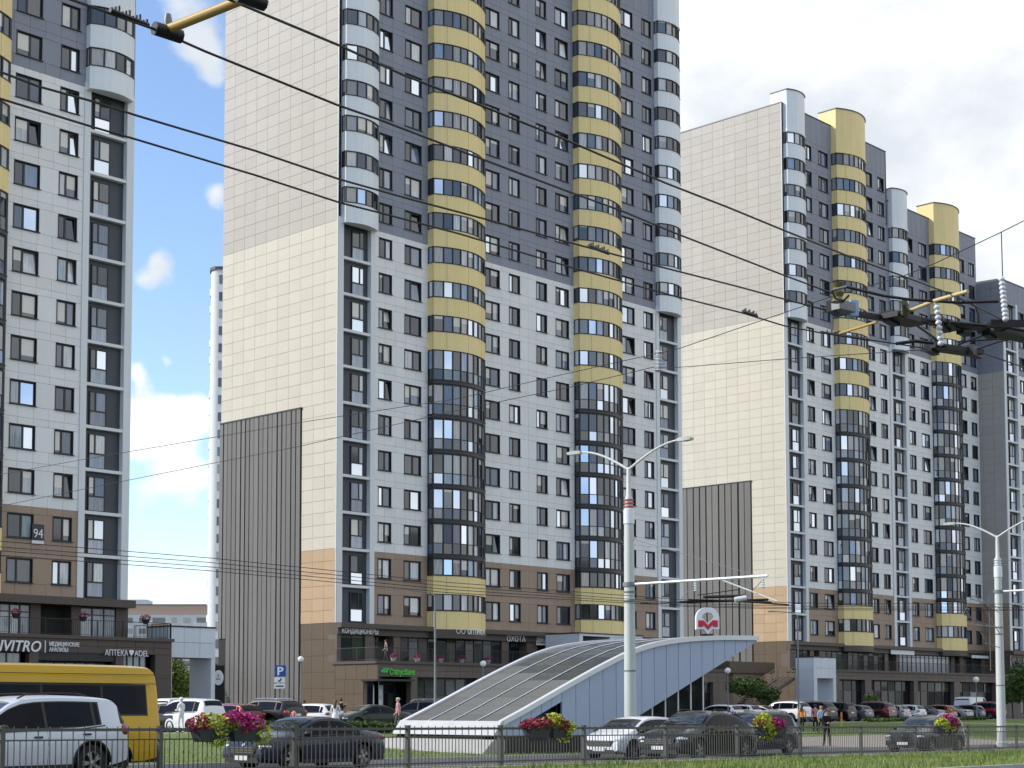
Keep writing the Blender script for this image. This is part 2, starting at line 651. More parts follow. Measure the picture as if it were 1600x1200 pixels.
def RP(s, t, dz=0.0):
    q = PF + ES * s + ET * t
    return Vector((q.x, q.y, h(q.x, q.y) + dz))


def frange(a, b, step):
    n = max(1, int(round((b - a) / step)))
    return [a + (b - a) * i / n for i in range(n + 1)]


def sheet(name, ss, ts, dz, m, skirt=0.0, wob=0.0):
    b = MB()
    vs = [RP(s, t, dz + (wob * mnoise.noise(Vector((s * 0.25, t * 0.4, 3.3))) if wob else 0)) for s in ss for t in ts]
    n = len(ts)
    fs = [(i * n + j, (i + 1) * n + j, (i + 1) * n + j + 1, i * n + j + 1) for i in range(len(ss) - 1) for j in range(n - 1)]
    b.add(vs, fs)
    if skirt:
        for j in (0, n - 1):
            for i in range(len(ss) - 1):
                a, c = Vector(vs[i * n + j]), Vector(vs[(i + 1) * n + j])
                dn = Vector((0, 0, -skirt))
                b.quad(a, c, c + dn, a + dn)
    o = b.build(name, m)
    o['kind'] = 'structure'
    return o


SS = [-2600, -900, -300, -120] + frange(-60, 240, 5) + [300, 450, 900, 3000]
TS = [-900, -200, -60] + frange(-30, -9, 4) + frange(-9, 0.5, 2) + frange(0.5, 6.3, 2) + frange(6.5, 33, 2.4) + frange(35, 90, 5) + [130, 200, 400, 900, 3000]
sheet('ground', SS, sorted(set(TS)), -0.08, M_EARTH)
S1 = frange(-60, 240, 5)
sheet('near_road', S1, frange(-40, -9.4, 4), -0.05, M_ASPH)
sheet('road', S1, frange(0.4, 6.3, 1.5), 0.0, M_ASPH)
sheet('median_lawn', S1, frange(-9.2, -0.45, 1.2), 0.13, M_GRASS, 0.3, wob=0.05)
sheet('fence_footing', S1, [-0.40, 0.0, 0.40], 0.12, M_PAVE, 0.3)
sheet('verge_lawn', S1, frange(6.55, 32.8, 2.0), 0.06, M_GRASS, 0.3, wob=0.04)
sheet('pavement', frange(31, 57, 2), frange(6.6, 16.5, 2), 0.13, M_PAVE, 0.2)
sheet('footpath', S1, [32.8, 34.0, 35.2], 0.05, M_PAVE, 0.2)
sheet('parking_area', S1, frange(35.3, 62, 4), 0.0, M_ASPH)
# painted lane line on the road, dash by dash
mk = mat('road_paint', (0.62, 0.62, 0.60), 0.7, var=0.2, scale=4)
lane = sheet('lane_marking', [-60, -59.9], [3.2, 3.32], 0.006, mk)
for i in range(26):
    s = -50 + i * 6.0
    b = MB()
    b.quad(RP(s, 3.2, .008), RP(s + 3, 3.2, .008), RP(s + 3, 3.32, .008), RP(s, 3.32, .008))
    o = b.build('dash', mk, lane)
# kerbs, stone by stone


def kerb_line(name, t, s0, s1, dz, label):
    root = bpy.data.objects.new(name, None)
    C.objects.link(root)
    root['kind'] = 'structure'
    me = MB().box(0.006, 0.994, 0, 0.16, -0.3, 0.0).mesh('kerb_stone', M_KERB)
    k = 0
    s = s0
    while s < s1:
        p = RP(s, t, dz + rnd.uniform(-.004, .004))
        q = RP(s + 1, t, dz)
        put('kerb_stone', me, root, p, (0, -math.atan2(q.z - p.z, 1), PHI))
        s += 1.0
    return root


kerb_line('road_kerb', 6.32, -30, 95, 0.15, '')
kerb_line('median_kerb', 0.42, -20, 60, 0.15, '')
kerb_line('near_kerb', -9.38, -5, 60, 0.16, '')
# grass blades on the median, nearest the camera: fresh, dull and straw-coloured ones
M_STRAW = mat('dry_blade', (0.30, 0.26, 0.10), 0.8, var=0.2, isl=0.3)
M_DULL = mat('dull_blade', (0.085, 0.14, 0.03), 0.8, var=0.2, isl=0.3)
b = MB()
r2 = random.Random(3)
for i in range(42000):
    s = r2.uniform(-12, 62)
    t = -9.2 + 8.7 * r2.random()
    if t > -1.0 and r2.random() < 0.5:
        continue
    p = RP(s, t, 0.13)
    pn = mnoise.noise(Vector((s * 0.45, t * 0.9, 5)))
    hgt = r2.uniform(0.04, 0.17) * (1 + 0.9 * mnoise.noise(Vector((s * 0.7, t * 0.7, 0))))
    mi = 1 if r2.random() < .10 + .45 * max(0, pn) else (2 if r2.random() < .35 - .5 * pn else 0)
    a = r2.uniform(0, 6.28)
    w = r2.uniform(0.008, 0.018)
    dx, dy = math.cos(a) * w, math.sin(a) * w
    lx, ly = r2.uniform(-.06, .06), r2.uniform(-.06, .06)
    b.add([(p.x - dx, p.y - dy, p.z - .03), (p.x + dx, p.y + dy, p.z - .03), (p.x + lx, p.y + ly, p.z + hgt)], [(0, 1, 2)], mi)
tag(b.build('grass', [M_BLADE, M_STRAW, M_DULL]), 'short grass growing on the strip in front of the fence', 'grass', kind='stuff')
b = MB()
for i in range(26000):
    s = r2.uniform(-22, 75)
    t = 6.7 + 22 * r2.random() ** 1.5
    if 31 < s < 57 and t < 16.6:
        continue
    p = RP(s, t, 0.06)
    hgt = r2.uniform(0.05, 0.14)
    a = r2.uniform(0, 6.28)
    w = r2.uniform(0.010, 0.022)
    dx, dy = math.cos(a) * w, math.sin(a) * w
    lx, ly = r2.uniform(-.06, .06), r2.uniform(-.06, .06)
    b.add([(p.x - dx, p.y - dy, p.z - .03), (p.x + dx, p.y + dy, p.z - .03), (p.x + lx, p.y + ly, p.z + hgt)], [(0, 1, 2)])
tag(b.build('grass', M_BLADE), 'mown grass on the verge behind the stopped cars', 'grass', kind='stuff')
# ------------------------------------------------------------------ residential towers
FLOOR = 3.0
WIN_Z0, WIN_Z1 = 0.85, 2.45


class Tower:
    def __init__(self, name, label, X, Y, z0):
        self.g = -1.4
        self.root = thing(name, label, 'building', (X, Y, self.g))
        self.z0 = z0 - self.g           # local height of residential level 0
        self.X, self.Y = X, Y
        self.panels = {}

    def lv(self, n):
        return self.z0 + n * FLOOR


def win_meshes(w):
    """frame with reveals, two panes, sill, for an opening w wide (local origin bottom left of the opening, outside face)"""
    key = round(w, 2)
    if key in win_meshes.c:
        return win_meshes.c[key]
    H = WIN_Z1 - WIN_Z0
    out = []
    for mid in (0.40, 0.55):
        f = MB()
        d0, d1 = 0.10, 0.17
        t = 0.085
        # reveal lining
        f.box(-0.03, 0.02, -0.035, d1, 0, H)
        f.box(w - 0.02, w + 0.03, -0.035, d1, 0, H)
        f.box(-0.03, w + 0.03, -0.04, d1, H, H + 0.05)
        # frame
        f.box(0.02, w - 0.02, d0, d1, 0, t)
        f.box(0.02, w - 0.02, d0, d1, H - t, H)
        f.box(0.02, 0.02 + t, d0, d1, t, H - t)
        f.box(w - 0.02 - t, w - 0.02, d0, d1, t, H - t)
        m = w * mid
        f.box(m - 0.07, m + 0.07, d0 - 0.01, d1, t, H - t)
        fm = f.mesh('window', M_FRAME)
        p1 = MB().box(0.02 + t, m - 0.07, 0.135, 0.15, t, H - t).mesh('pane', M_WIN)
        p2 = MB().box(m + 0.07, w - 0.02 - t, 0.135, 0.15, t, H - t).mesh('pane', M_WIN)
        # tilted sash for the windows that stand ajar
        q = MB()
        x0, x1, z0, z1 = m + 0.07, w - 0.02 - t, t, H - t
        tl = 0.16
        q.add([(x0, .12, z0), (x1, .12, z0), (x1, .14 + tl, z1), (x0, .14 + tl, z1), (x0, .135, z0), (x1, .135, z0), (x1, .155 + tl, z1), (x0, .155 + tl, z1)],
              [(0, 1, 2, 3), (7, 6, 5, 4), (0, 4, 5, 1), (3, 2, 6, 7), (0, 3, 7, 4), (1, 5, 6, 2)])
        p3 = q.mesh('pane', M_WIN)
        out.append((fm, p1, p2, p3))
    s = MB().add([(-.08, -.11, -.06), (w + .10, -.11, -.06), (w + .10, .12, -.02), (-.08, .12, -.02),
                  (-.08, -.11, -.01), (w + .10, -.11, -.01), (w + .10, .12, .015), (-.08, .12, .015)],
                 [(3, 2, 1, 0), (4, 5, 6, 7), (0, 1, 5, 4), (2, 3, 7, 6), (0, 4, 7, 3), (1, 2, 6, 5)]).mesh('sill', M_FRAME)
    win_meshes.c[key] = (out, s)
    return win_meshes.c[key]


win_meshes.c = {}


def add_window(T, u, w, zb, fine=True):
    variants, sill = win_meshes(w)
    fm, p1, p2, p3 = variants[0 if rnd.random() < 0.6 else 1]
    o = put('window', fm, T.root, (u, 0, zb))
    put('pane', p1, o)
    put('pane', p3 if rnd.random() < 0.14 else p2, o)
    put('sill', sill, o)
    return o


def arc_outline(u0, u1, flank, bow, n):
    """plan of a bowed balcony front, from the wall at u0 out and round to the wall at u1"""
    pts = [(u0, 0.0), (u0, -flank)]
    for i in range(1, n):
        f = i / n
        pts.append((u0 + (u1 - u0) * f, -flank - bow * (1 - (2 * f - 1) ** 2)))
    pts += [(u1, -flank), (u1, 0.0)]
    return pts


def offset_outline(pts, d):
    """shift an outline inwards (towards the wall and the centre)"""
    c = sum(p[0] for p in pts) / len(pts)
    half = max(abs(p[0] - c) for p in pts)
    return [(c + (p[0] - c) * (half - d) / half, min(0.0, p[1] + d) if p[1] < -1e-6 else 0.0) for p in pts]


def wall_ring(b, pts, z0, z1, thick, mi=0, bottom=True, top=True):
    """a band of wall standing on an outline"""
    inn = offset_outline(pts, thick)
    n = len(pts)
    vs = [(p[0], p[1], z0) for p in pts] + [(p[0], p[1], z1) for p in pts] + [(p[0], p[1], z0) for p in inn] + [(p[0], p[1], z1) for p in inn]
    fs = []
    for i in range(n - 1):
        fs.append((i, i + 1, n + i + 1, n + i))
        fs.append((2 * n + i + 1, 2 * n + i, 3 * n + i, 3 * n + i + 1))
        if top:
            fs.append((n + i, n + i + 1, 3 * n + i + 1, 3 * n + i))
        if bottom:
            fs.append((i + 1, i, 2 * n + i, 2 * n + i + 1))
    b.add(vs, fs, mi)


def balcony_kit(kind, shape):
    """shared meshes of one bowed balcony storey: parapet or glazed base, glazing bars, panes (local: level floor = 0, u from the balcony's own left edge)"""
    if (kind, shape) in balcony_kit.c:
        return balcony_kit.c[(kind, shape)]
    if shape == 'wide':
        W, flank, bow, n, per = 6.45, 0.70, 1.05, 24, 3
    else:
        W, flank, bow, n, per = 3.65, 0.50, 0.55, 16, 4
    out = arc_outline(0, W, flank, bow, n)
    kit = {}
    zt = {'yellow': 1.32, 'white': 1.42, 'glass': 0.12}[kind]
    zb = -0.22 if kind != 'glass' else -0.16
    pm = {'yellow': M_YELLOW, 'white': M_WRENDER, 'glass': M_FRAME}[kind]
    p = MB()
    wall_ring(p, out, zb, zt, 0.12)
    # underside slab and coping lip
    p.add([(q[0], q[1], zb + 0.01) for q in out], [tuple(range(len(out) - 1, -1, -1))])
    kit['parapet'] = p.mesh('parapet', pm, 40)
    c = MB()
    wall_ring(c, offset_outline(out, -0.035), zt, zt + 0.05, 0.2)
    kit['coping'] = c.mesh('coping', M_FRAME, 40)
    if kind == 'yellow':
        sj = MB()
        for i in (1, 5, 13, 21):
            q = out[i]
            sj.box(q[0] - .012, q[0] + .012, q[1] - .006, q[1] + .03, zb + .01, zt - .01)
        kit['seam'] = sj.mesh('seam', M_YSEAM)
    # glazing
    gl = offset_outline(out, 0.07)
    f = MB()
    ztop = 2.80
    zlo = zt + 0.05
    wall_ring(f, gl, zlo, zlo + 0.07, 0.07)
    wall_ring(f, gl, ztop - 0.08, ztop + 0.02, 0.07)
    idx = [0, 1] + [1 + per * k for k in range(1, n // per)] + [n + 1, n + 2]
    idx = sorted(set(idx))
    mid = None
    if kind == 'glass':
        mid = 1.12
        wall_ring(f, gl, mid - 0.03, mid + 0.03, 0.06)
    for i in idx:
        q = gl[i]
        ww = 0.05 if i not in (1, n + 1) else 0.075
        f.box(q[0] - ww, q[0] + ww, q[1] - 0.05, q[1] + 0.07, zlo, ztop)
    kit['frame'] = f.mesh('balcony_frame', M_FRAME)
    panes = []
    inn = offset_outline(out, 0.10)
    rows = [(zlo + 0.07, ztop - 0.08)] if mid is None else [(zlo + 0.07, mid - 0.03), (mid + 0.03, ztop - 0.08)]
    for k in range(len(idx) - 1):
        a, c2 = inn[idx[k]], inn[idx[k + 1]]
        for z0, z1 in rows:
            panes.append(((a[0], a[1], z0), (c2[0], c2[1], z0), (c2[0], c2[1], z1), (a[0], a[1], z1)))
    kit['pane_list'] = [MB().add(q, [(0, 1, 2, 3)]).mesh('pane', M_BAL) for q in panes]
    allp = MB()
    for q in panes:
        allp.add(q, [(0, 1, 2, 3)])
    kit['pane_all'] = allp.mesh('glazing', M_BAL)
    # floor, ceiling and back wall of the loggia, so that the glass has a room behind it
    r = MB()
    r.add([(q[0], q[1], 0.02) for q in inn], [tuple(range(len(inn)))])
    kit['floor'] = r.mesh('balcony_floor', M_NICHE)
    kit['top'] = MB().add([(q[0], q[1], 0) for q in out], [tuple(range(len(out)))])
    balcony_kit.c[(kind, shape)] = kit
    return kit


balcony_kit.c = {}


def add_balcony(T, u, n, kind, shape, single):
    kit = balcony_kit(kind, shape)
    o = put('balcony', kit['parapet'], T.root, (u, 0, T.lv(n)))
    put('coping', kit['coping'], o)
    put('glazing_bars', kit['frame'], o)
    if kit.get('seam'):
        put('seam', kit['seam'], o)
    if single:
        for me in kit['pane_list']:
            put('pane', me, o)
    else:
        stuff(put('pane', kit['pane_all'], o))
    put('balcony_floor', kit['floor'], o)
    return o


def balcony_cap(T, u, z0, z1, m, shape):
    W, flank, bow, n = (6.45, 0.70, 1.05, 24) if shape == 'wide' else (3.65, 0.50, 0.55, 16)
    out = arc_outline(0, W, flank, bow, n)
    out = out[:-1] + [(W, 1.6)] + [(0, 1.6)] + []
    out = [(0, 1.6)] + arc_outline(0, W, flank, bow, n)[1:-1] + [(W, 1.6)]
    b = MB()
    b.prism(out, z0, z1)
    # lip at the foot of the cap, roof edge on top
    lip = [(0, 0.0)] + [(p[0], p[1] - 0.05) for p in arc_outline(0, W, flank, bow, n)[1:-1]] + [(W, 0.0)]
    b.prism([(p[0] + (0.04 if p[0] > W / 2 else -0.04), p[1]) for p in lip], z0 - 0.12, z0 + 0.22)
    o = b.build('balcony_cap', m, T.root, 35, (u, 0, 0))
    e = MB().prism([(p[0] + (0.08 if p[0] > W / 2 else -0.08), p[1] - (0.08 if p[1] < 1 else -0.05)) for p in out], 0, 0.09)
    e.build('coping', M_COPE, o, None, (0, 0, z1))
    return o


def french_window(T, u, w, z, flip):
    """tall window of a niche: two lights above, a frosted panel below"""
    key = (round(w, 2), flip)
    if key not in french_window.c:
        f = MB()
        H = 2.45
        t = 0.07
        zz = 1.06
        f.box(0, t, -.05, .05, 0, H)
        f.box(w - t, w, -.05, .05, 0, H)
        f.box(0, w, -.05, .05, 0, t)
        f.box(0, w, -.05, .05, H - t, H)
        f.box(0, w, -.055, .055, zz - .05, zz + .05)
        m = w * (0.36 if flip else 0.64)
        f.box(m - .05, m + .05, -.055, .055, zz, H)
        a = MB().box(t, m - .05, -.01, .01, zz + .05, H - t).mesh('pane', M_WIN)
        b = MB().box(m + .05, w - t, -.01, .01, zz + .05, H - t).mesh('pane', M_WIN)
        c = MB().box(t, w - t, -.01, .01, t, zz - .05).mesh('lower_panel', M_LOWP)
        french_window.c[key] = (f.mesh('window', M_FRAME), a, b, c)
    me, a, b, c = french_window.c[key]
    o = put('window', me, T.root, (u, 0.30, z))
    put('pane', a, o)
    put('pane', b, o)
    put('pane', c, o)


french_window.c = {}


def tower_module(T, u0, M, N, G, mirror, nglass=(2, 8), nlow=2, single_panes=False, top=None, caps=True, nfrom=0, gn=None):
    """one half of a tower front: niche and end balconies, two windows, the wide bowed balcony, two windows"""
    def U(a, w=0.0):
        return u0 + (M - a - w if mirror else a)
    zt = T.lv(top if top else N + 1)
    gn = gn or G
    wins = [(4.60, 1.42), (7.55, 1.90), (17.45, 1.80), (20.55, 1.40)]
    if T.short:
        wins = wins[:2]
    bal0, balW = 10.25, 6.45
    nich0, nich1 = 0.62, 3.62
    # backing wall and cladding
    spans = {}
    wall = MB()
    pan = {0: MB(), 1: MB(), 2: MB()}
    for n in range(N):
        zb = T.lv(n)
        mi = 0 if n < nlow else (1 if n < G else 2)
        blocked = [(a, a + w) for a, w in wins]
        # the row of panels between windows
        lo = 4.12 if n < gn else 0.0
        segs, x = [], lo
        for a, bb in blocked:
            segs.append((x, a - 0.03))
            x = bb + 0.03
        segs.append((x, M))
        jt = 0.009
        for (a, bb) in segs:
            k = max(1, int(round((bb - a) / 1.2)))
            for i in range(k):
                pa, pb = a + (bb - a) * i / k, a + (bb - a) * (i + 1) / k
                pan[mi].box(U(pa + jt, pb - pa - 2 * jt), U(pa + jt, pb - pa - 2 * jt) + pb - pa - 2 * jt, 0.0, 0.04, zb + WIN_Z0 - 0.05, zb + WIN_Z1 + 0.05)
        # the spandrels above and below
        k = int(round((M - lo) / 1.2))
        for (z0, z1) in ((zb + jt, zb + WIN_Z0 - 0.05 - 2 * jt), (zb + WIN_Z1 + 0.05 + 2 * jt, zb + FLOOR - jt)):
            for i in range(k):
                pa, pb = lo + (M - lo) * i / k + jt, lo + (M - lo) * (i + 1) / k - jt
                pan[mi].box(U(pa, pb - pa), U(pa, pb - pa) + pb - pa, 0.0, 0.04, z0, z1)
        for a, w in wins:
            if n >= nfrom:
                add_window(T, U(a, w), w, zb + WIN_Z0)
        # niche or end balcony
        if n < gn:
            fu = 1.80 if not mirror else 1.80
            french_window(T, U(fu, 1.36), 1.36, zb + 0.13, mirror)
        else:
            add_balcony(T, U(0.40, 3.65), n, 'white', 'slim', False)
        kind = 'glass' if nglass[0] <= n < nglass[1] else 'yellow'
        if not T.short:
            add_balcony(T, U(bal0, balW), n, kind, 'wide', single_panes and kind == 'yellow')
    # wall behind the cladding: one slab with window openings left open by strips
    x0, x1 = U(4.12, M - 4.12), U(4.12, M - 4.12) + M - 4.12
    wb = MB()
    edges = sorted([(U(a, w), U(a, w) + w) for a, w in wins])
    for n in range(N):
        zb = T.lv(n)
        wb.box(x0, x1, 0.05, 0.25, zb - (FLOOR - WIN_Z1) if n else zb, zb + WIN_Z0)
        x = x0
        for a, bb in edges:
            wb.box(x, a, 0.05, 0.25, zb + WIN_Z0, zb + WIN_Z1)
            x = bb
        wb.box(x, x1, 0.05, 0.25, zb + WIN_Z0, zb + WIN_Z1)
    wb.box(x0, x1, 0.05, 0.25, T.lv(N) - (FLOOR - WIN_Z1), zt)
    wb.build('wall', M_JOINT, T.root)
    # attic panels above the last storey
    k = int(round(M / 1.2))
    for i in range(k):
        pan[2].box(u0 + M * i / k + .014, u0 + M * (i + 1) / k - .014, 0.0, 0.04, T.lv(N) + .014, zt - .02)
    for key, m in ((0, M_BROWN), (1, M_WHITE), (2, M_GREY)):
        stuff(pan[key].build('cladding_panel', m, T.root))
    # a dark room behind the openings
    MB().box(x0, x1, 0.34, 0.4, T.lv(0), zt).build('inner_wall', M_GAP, T.root)
    # niche: pilasters, back panel, ledges
    for a, w in ((0.02, 0.60), (3.62, 0.50)):
        MB().box(U(a, w), U(a, w) + w, -0.08, 0.45, T.lv(0), T.lv(gn) + 0.3).build('pilaster', M_PIL, T.root)
    MB().box(U(0.1, 3.9), U(0.1, 3.9) + 3.9, 0.36, 0.44, T.lv(0), zt).build('niche_back', M_NICHE, T.root)
    led = MB().box(0, nich1 - nich0, -0.04, 0.36, -0.11, 0.11).mesh('ledge', M_PIL)
    for n in range(1, gn):
        put('ledge', led, T.root, (U(nich0, nich1 - nich0), 0, T.lv(n)))
    MB().box(U(0.09, 3.95), U(0.09, 3.95) + 3.95, 0.05, 0.34, T.lv(gn) + 0.3, zt).build('wall', M_GREY, T.root)
    # closing slab over the last glazed storeys and the caps
    if caps:
        balcony_cap(T, U(0.40, 3.65), T.lv(N) - 0.18, zt + 1.5, M_WRENDER, 'slim')
        balcony_cap(T, U(bal0, balW), T.lv(N) - 0.18, zt + 1.9, M_YELLOW, 'wide')
    # soffit closing the glazed part below the yellow bands, roof edge
    MB().box(u0 - 0.0, u0 + M, -0.06, 0.3, zt, zt + 0.10).build('coping', M_COPE, T.root)
    return zt


def gable(T, G, depth, N_top, louver=(4.37, 6), spacing=0.62, pw=1.54, ph=1.0, limit=300, beige=False):
    """the blank end wall facing the low sun: panels, board screen"""
    zt = T.lv(N_top)
    MB().box(0.06, 0.3, 0.0, depth, 0.0, zt).build('gable_wall', mat('pale_joint', (.475, .45, .39), .8), T.root)
    v_l, n_l = louver
    pans = []
    nv = int(round(depth / pw))
    # rows per storey
    rows = []
    z = T.lv(0)
    for n in range(N_top):
        for k in range(3):
            rows.append((T.lv(n) + k * ph, T.lv(n) + (k + 1) * ph, n))
    for z0, z1, n in rows:
        lim = depth if n >= n_l else v_l
        k = max(1, int(round(lim / pw)))
        for i in range(k):
            m = M_TAN if n < 2 else (M_CREAM if n < G else M_BEIGE)
            if beige:
                m = M_BROWN if n < 2 else (M_BEIGE if n < G else M_GREY)
            pans.append((lim * i / k, lim * (i + 1) / k, z0, z1, m))
    # ground part, warm brown
    nb = int(round((T.z0 - 0.2) / 1.35))
    for j in range(nb):
        z0, z1 = 0.1 + (T.z0 - 0.1) * j / nb, 0.1 + (T.z0 - 0.1) * (j + 1) / nb
        for i in range(3):
            pans.append((v_l * i / 3, v_l * (i + 1) / 3, z0, z1, M_BROWNG))
    pans.sort(key=lambda q: (q[0] + max(0, q[2] - 62) * 3))
    j = 0.012
    cache = {}
    rest = {}
    for k, (a, b, z0, z1, m) in enumerate(pans):
        if k < limit:
            key = (round(b - a, 3), round(z1 - z0, 3), m.name)
            if key not in cache:
                cache[key] = MB().box(0, 0.05, j, b - a - j, j, z1 - z0 - j).mesh('gable_panel', m)
            put('gable_panel', cache[key], T.root, (rnd.uniform(-.003, .003), a, z0))
        else:
            rest.setdefault(m.name, (MB(), m))[0].box(0, 0.05, a + j, b - j, z0 + j, z1 - j)
    for bb, m in rest.values():
        stuff(bb.build('gable_panel', m, T.root))
    # board screen
    if beige:
        return
    zl = T.lv(n_l)
    MB().box(-0.02, 0.055, v_l, depth, 0.0, zl).build('screen_back', M_GAP, T.root)
    v = v_l + 0.10
    while v < depth - 0.2:
        w = spacing * rnd.uniform(0.72, 0.92)
        zb = 0.15 if v < depth - 1.3 else T.z0 - 0.9
        MB().box(-0.12, 0.0, v, min(v + w, depth), zb, zl - 0.08).build('board', M_LOUV, T.root)
        v += spacing
    MB().box(-0.16, 0.04, v_l - 0.02, depth, zl - 0.08, zl + 0.04).build('screen_cap', M_FRAME, T.root)
    MB().box(-0.05, 0.25, -0.0, depth + 0.05, zt, zt + 0.12).build('coping', M_COPE, T.root)
    # corner strip
    MB().box(-0.02, 0.06, -0.045, 0.02, T.lv(0), zt).build('corner_trim', M_PIL, T.root)


def body(T, L, depth, zt, z_low=0.0):
    MB().box(0.3, L - 0.02, 0.45, depth - 0.02, T.lv(0), zt - 0.3).build('core', M_WHITE, T.root)
    MB().box(0.3, L - 0.02, 1.05, depth - 0.02, 0.0, T.lv(0)).build('core', M_BROWN, T.root)
    MB().box(0.3, L, 0.3, depth, zt - 0.3, zt - 0.2).build('roof', M_ROOF, T.root)


# --- middle tower
TB = Tower('apartment_tower', 'tall grey and cream apartment tower with two yellow balcony columns, its top out of frame', 84.95, 98.4, 6.67)
TB.short = False
MBW = 23.1
tower_module(TB, 0.0, MBW, 21, 11, False, single_panes=True)
tower_module(TB, MBW, MBW, 21, 11, True, single_panes=True)
gable(TB, 11, 15.46, 22, (4.37, 6), 0.62)
body(TB, 46.2, 15.46, TB.lv(22))
# --- stepped tower beyond it
TC = Tower('apartment_tower', 'stepped grey apartment tower with cream end wall, seen whole behind the metro entrance', 149.57, 98.1, 7.01)
TC.short = False
tower_module(TC, 0.0, 22.6, 19, 12, False, nglass=(2, 9))
tower_module(TC, 22.6, 22.55, 17, 12, False, nglass=(2, 12))
gable(TC, 12, 15.46, 20, (4.5, 6), 0.88)
body(TC, 22.6, 15.46, TC.lv(20))
MB().box(22.62, 45.13, 1.05, 15.4, 0.0, TC.lv(0)).build('core', M_BROWN, TC.root)
MB().box(22.62, 45.13, 0.45, 15.4, TC.lv(0), TC.lv(18) - 0.3).build('core', M_WHITE, TC.root)
MB().box(22.62, 45.15, 0.3, 15.4, TC.lv(18) - 0.3, TC.lv(18) - 0.2).build('roof', M_ROOF, TC.root)
MB().box(22.4, 22.62, 0.0, 15.4, TC.lv(17), TC.lv(20)).build('step_wall', M_GREY, TC.root)
# --- near tower on the left (its right end)
TA = Tower('apartment_tower', 'near apartment tower cut by the frame edge, house number 94 on its brown storeys', 64.15 - 23.0, 96.7, 7.36)
TA.short = False
tower_module(TA, 0.0, 23.0, 19, 12, True, nglass=(2, 9))
body(TA, 23.0, 15.4, TA.lv(20))
MB().box(22.98, 23.0, 0.46, 15.4, 0.0, TA.lv(20)).build('gable_wall', M_CREAM, TA.root)
# --- far tower at the right edge
TD = Tower('apartment_tower', 'lower grey and beige tower at the frame edge beside the far street lamp', 194.8, 94.62, 7.0)
TD.short = True
tower_module(TD, 0.0, 10.4, 15, 12, False, top=16, caps=False, gn=15)
gable(TD, 12, 15.4, 16, (15.3, 0), 0.9, limit=90, beige=True)
body(TD, 10.4, 15.4, TD.lv(16))
# ------------------------------------------------------------------ shops in the podiums (local frames of the towers)


def panel_wall(b, x0, x1, y, z0, z1, pw, ph, j=0.012, thick=0.06):
    """upright cladding panels facing the street"""
    nx = max(1, int(round((x1 - x0) / pw)))
    nz = max(1, int(round((z1 - z0) / ph)))
    for i in range(nx):
        for k in range(nz):
            b.box(x0 + (x1 - x0) * i / nx + j, x0 + (x1 - x0) * (i + 1) / nx - j, y, y + thick,
                  z0 + (z1 - z0) * k / nz + j, z0 + (z1 - z0) * (k + 1) / nz - j)


def side_wall(b, x, y0, y1, z0, z1, pw, ph, j=0.012, thick=0.06):
    ny = max(1, int(round((y1 - y0) / pw)))
    nz = max(1, int(round((z1 - z0) / ph)))
    for i in range(ny):
        for k in range(nz):
            b.box(x, x + thick, y0 + (y1 - y0) * i / ny + j, y0 + (y1 - y0) * (i + 1) / ny - j,
                  z0 + (z1 - z0) * k / nz + j, z0 + (z1 - z0) * (k + 1) / nz - j)


def shopfront(T, x0, x1, y, z0, z1, n, m, rails=(0.75,), name='shop_window'):
    """glazed bay: frame with mullions, one pane per field"""
    f = MB()
    t = 0.06
    f.box(x0, x1, y, y + .1, z0, z0 + t)
    f.box(x0, x1, y, y + .1, z1 - t, z1)
    for i in range(n + 1):
        x = x0 + (x1 - x0) * i / n
        f.box(max(x0, x - t / 2 - .01), min(x1, x + t / 2 + .01), y - .01, y + .11, z0 + t, z1 - t)
    zs = [z0 + t] + [z0 + (z1 - z0) * r for r in rails] + [z1 - t]
    for r in rails:
        zz = z0 + (z1 - z0) * r
        f.box(x0 + .03, x1 - .03, y - .005, y + .105, zz - .035, zz + .035)
    o = f.build(name, M_FRAME, T.root)
    for i in range(n):
        a, b = x0 + (x1 - x0) * i / n + .04, x0 + (x1 - x0) * (i + 1) / n - .04
        for k in range(len(zs) - 1):
            MB().box(a, b, y + .05, y + .07, zs[k] + .03, zs[k + 1] - .03).build('pane', m, o)
    return o


def terrace_rail(name, label, p0, p1, hgt, m=M_RAIL, step=0.14, group=None):
    """railing between two world points on the terrace edge"""
    p0, p1 = Vector(p0), Vector(p1)
    root = thing(name, label, 'railing', p0, 0, group)
    d = p1 - p0
    L = d.length
    e = d.normalized()
    r = MB()
    r.tube([(0, 0, hgt), tuple(d + Vector((0, 0, hgt)))], 0.025, 6)
    r.tube([(0, 0, 0.08), tuple(d + Vector((0, 0, 0.08)))], 0.015, 6)
    r.build('rail', m, root)
    n = max(1, int(L / 1.9))
    for i in range(n + 1):
        q = e * (L * i / n)
        MB().box(q.x - .025, q.x + .025, q.y - .025, q.y + .025, q.z, q.z + hgt).build('post', m, root)
    b = MB()
    for i in range(int(L / step)):
        q = e * (i + 0.5) * step
        b.box(q.x - .008, q.x + .008, q.y - .008, q.y + .008, q.z + .08, q.z + hgt)
    stuff(b.build('baluster', m, root))
    return root


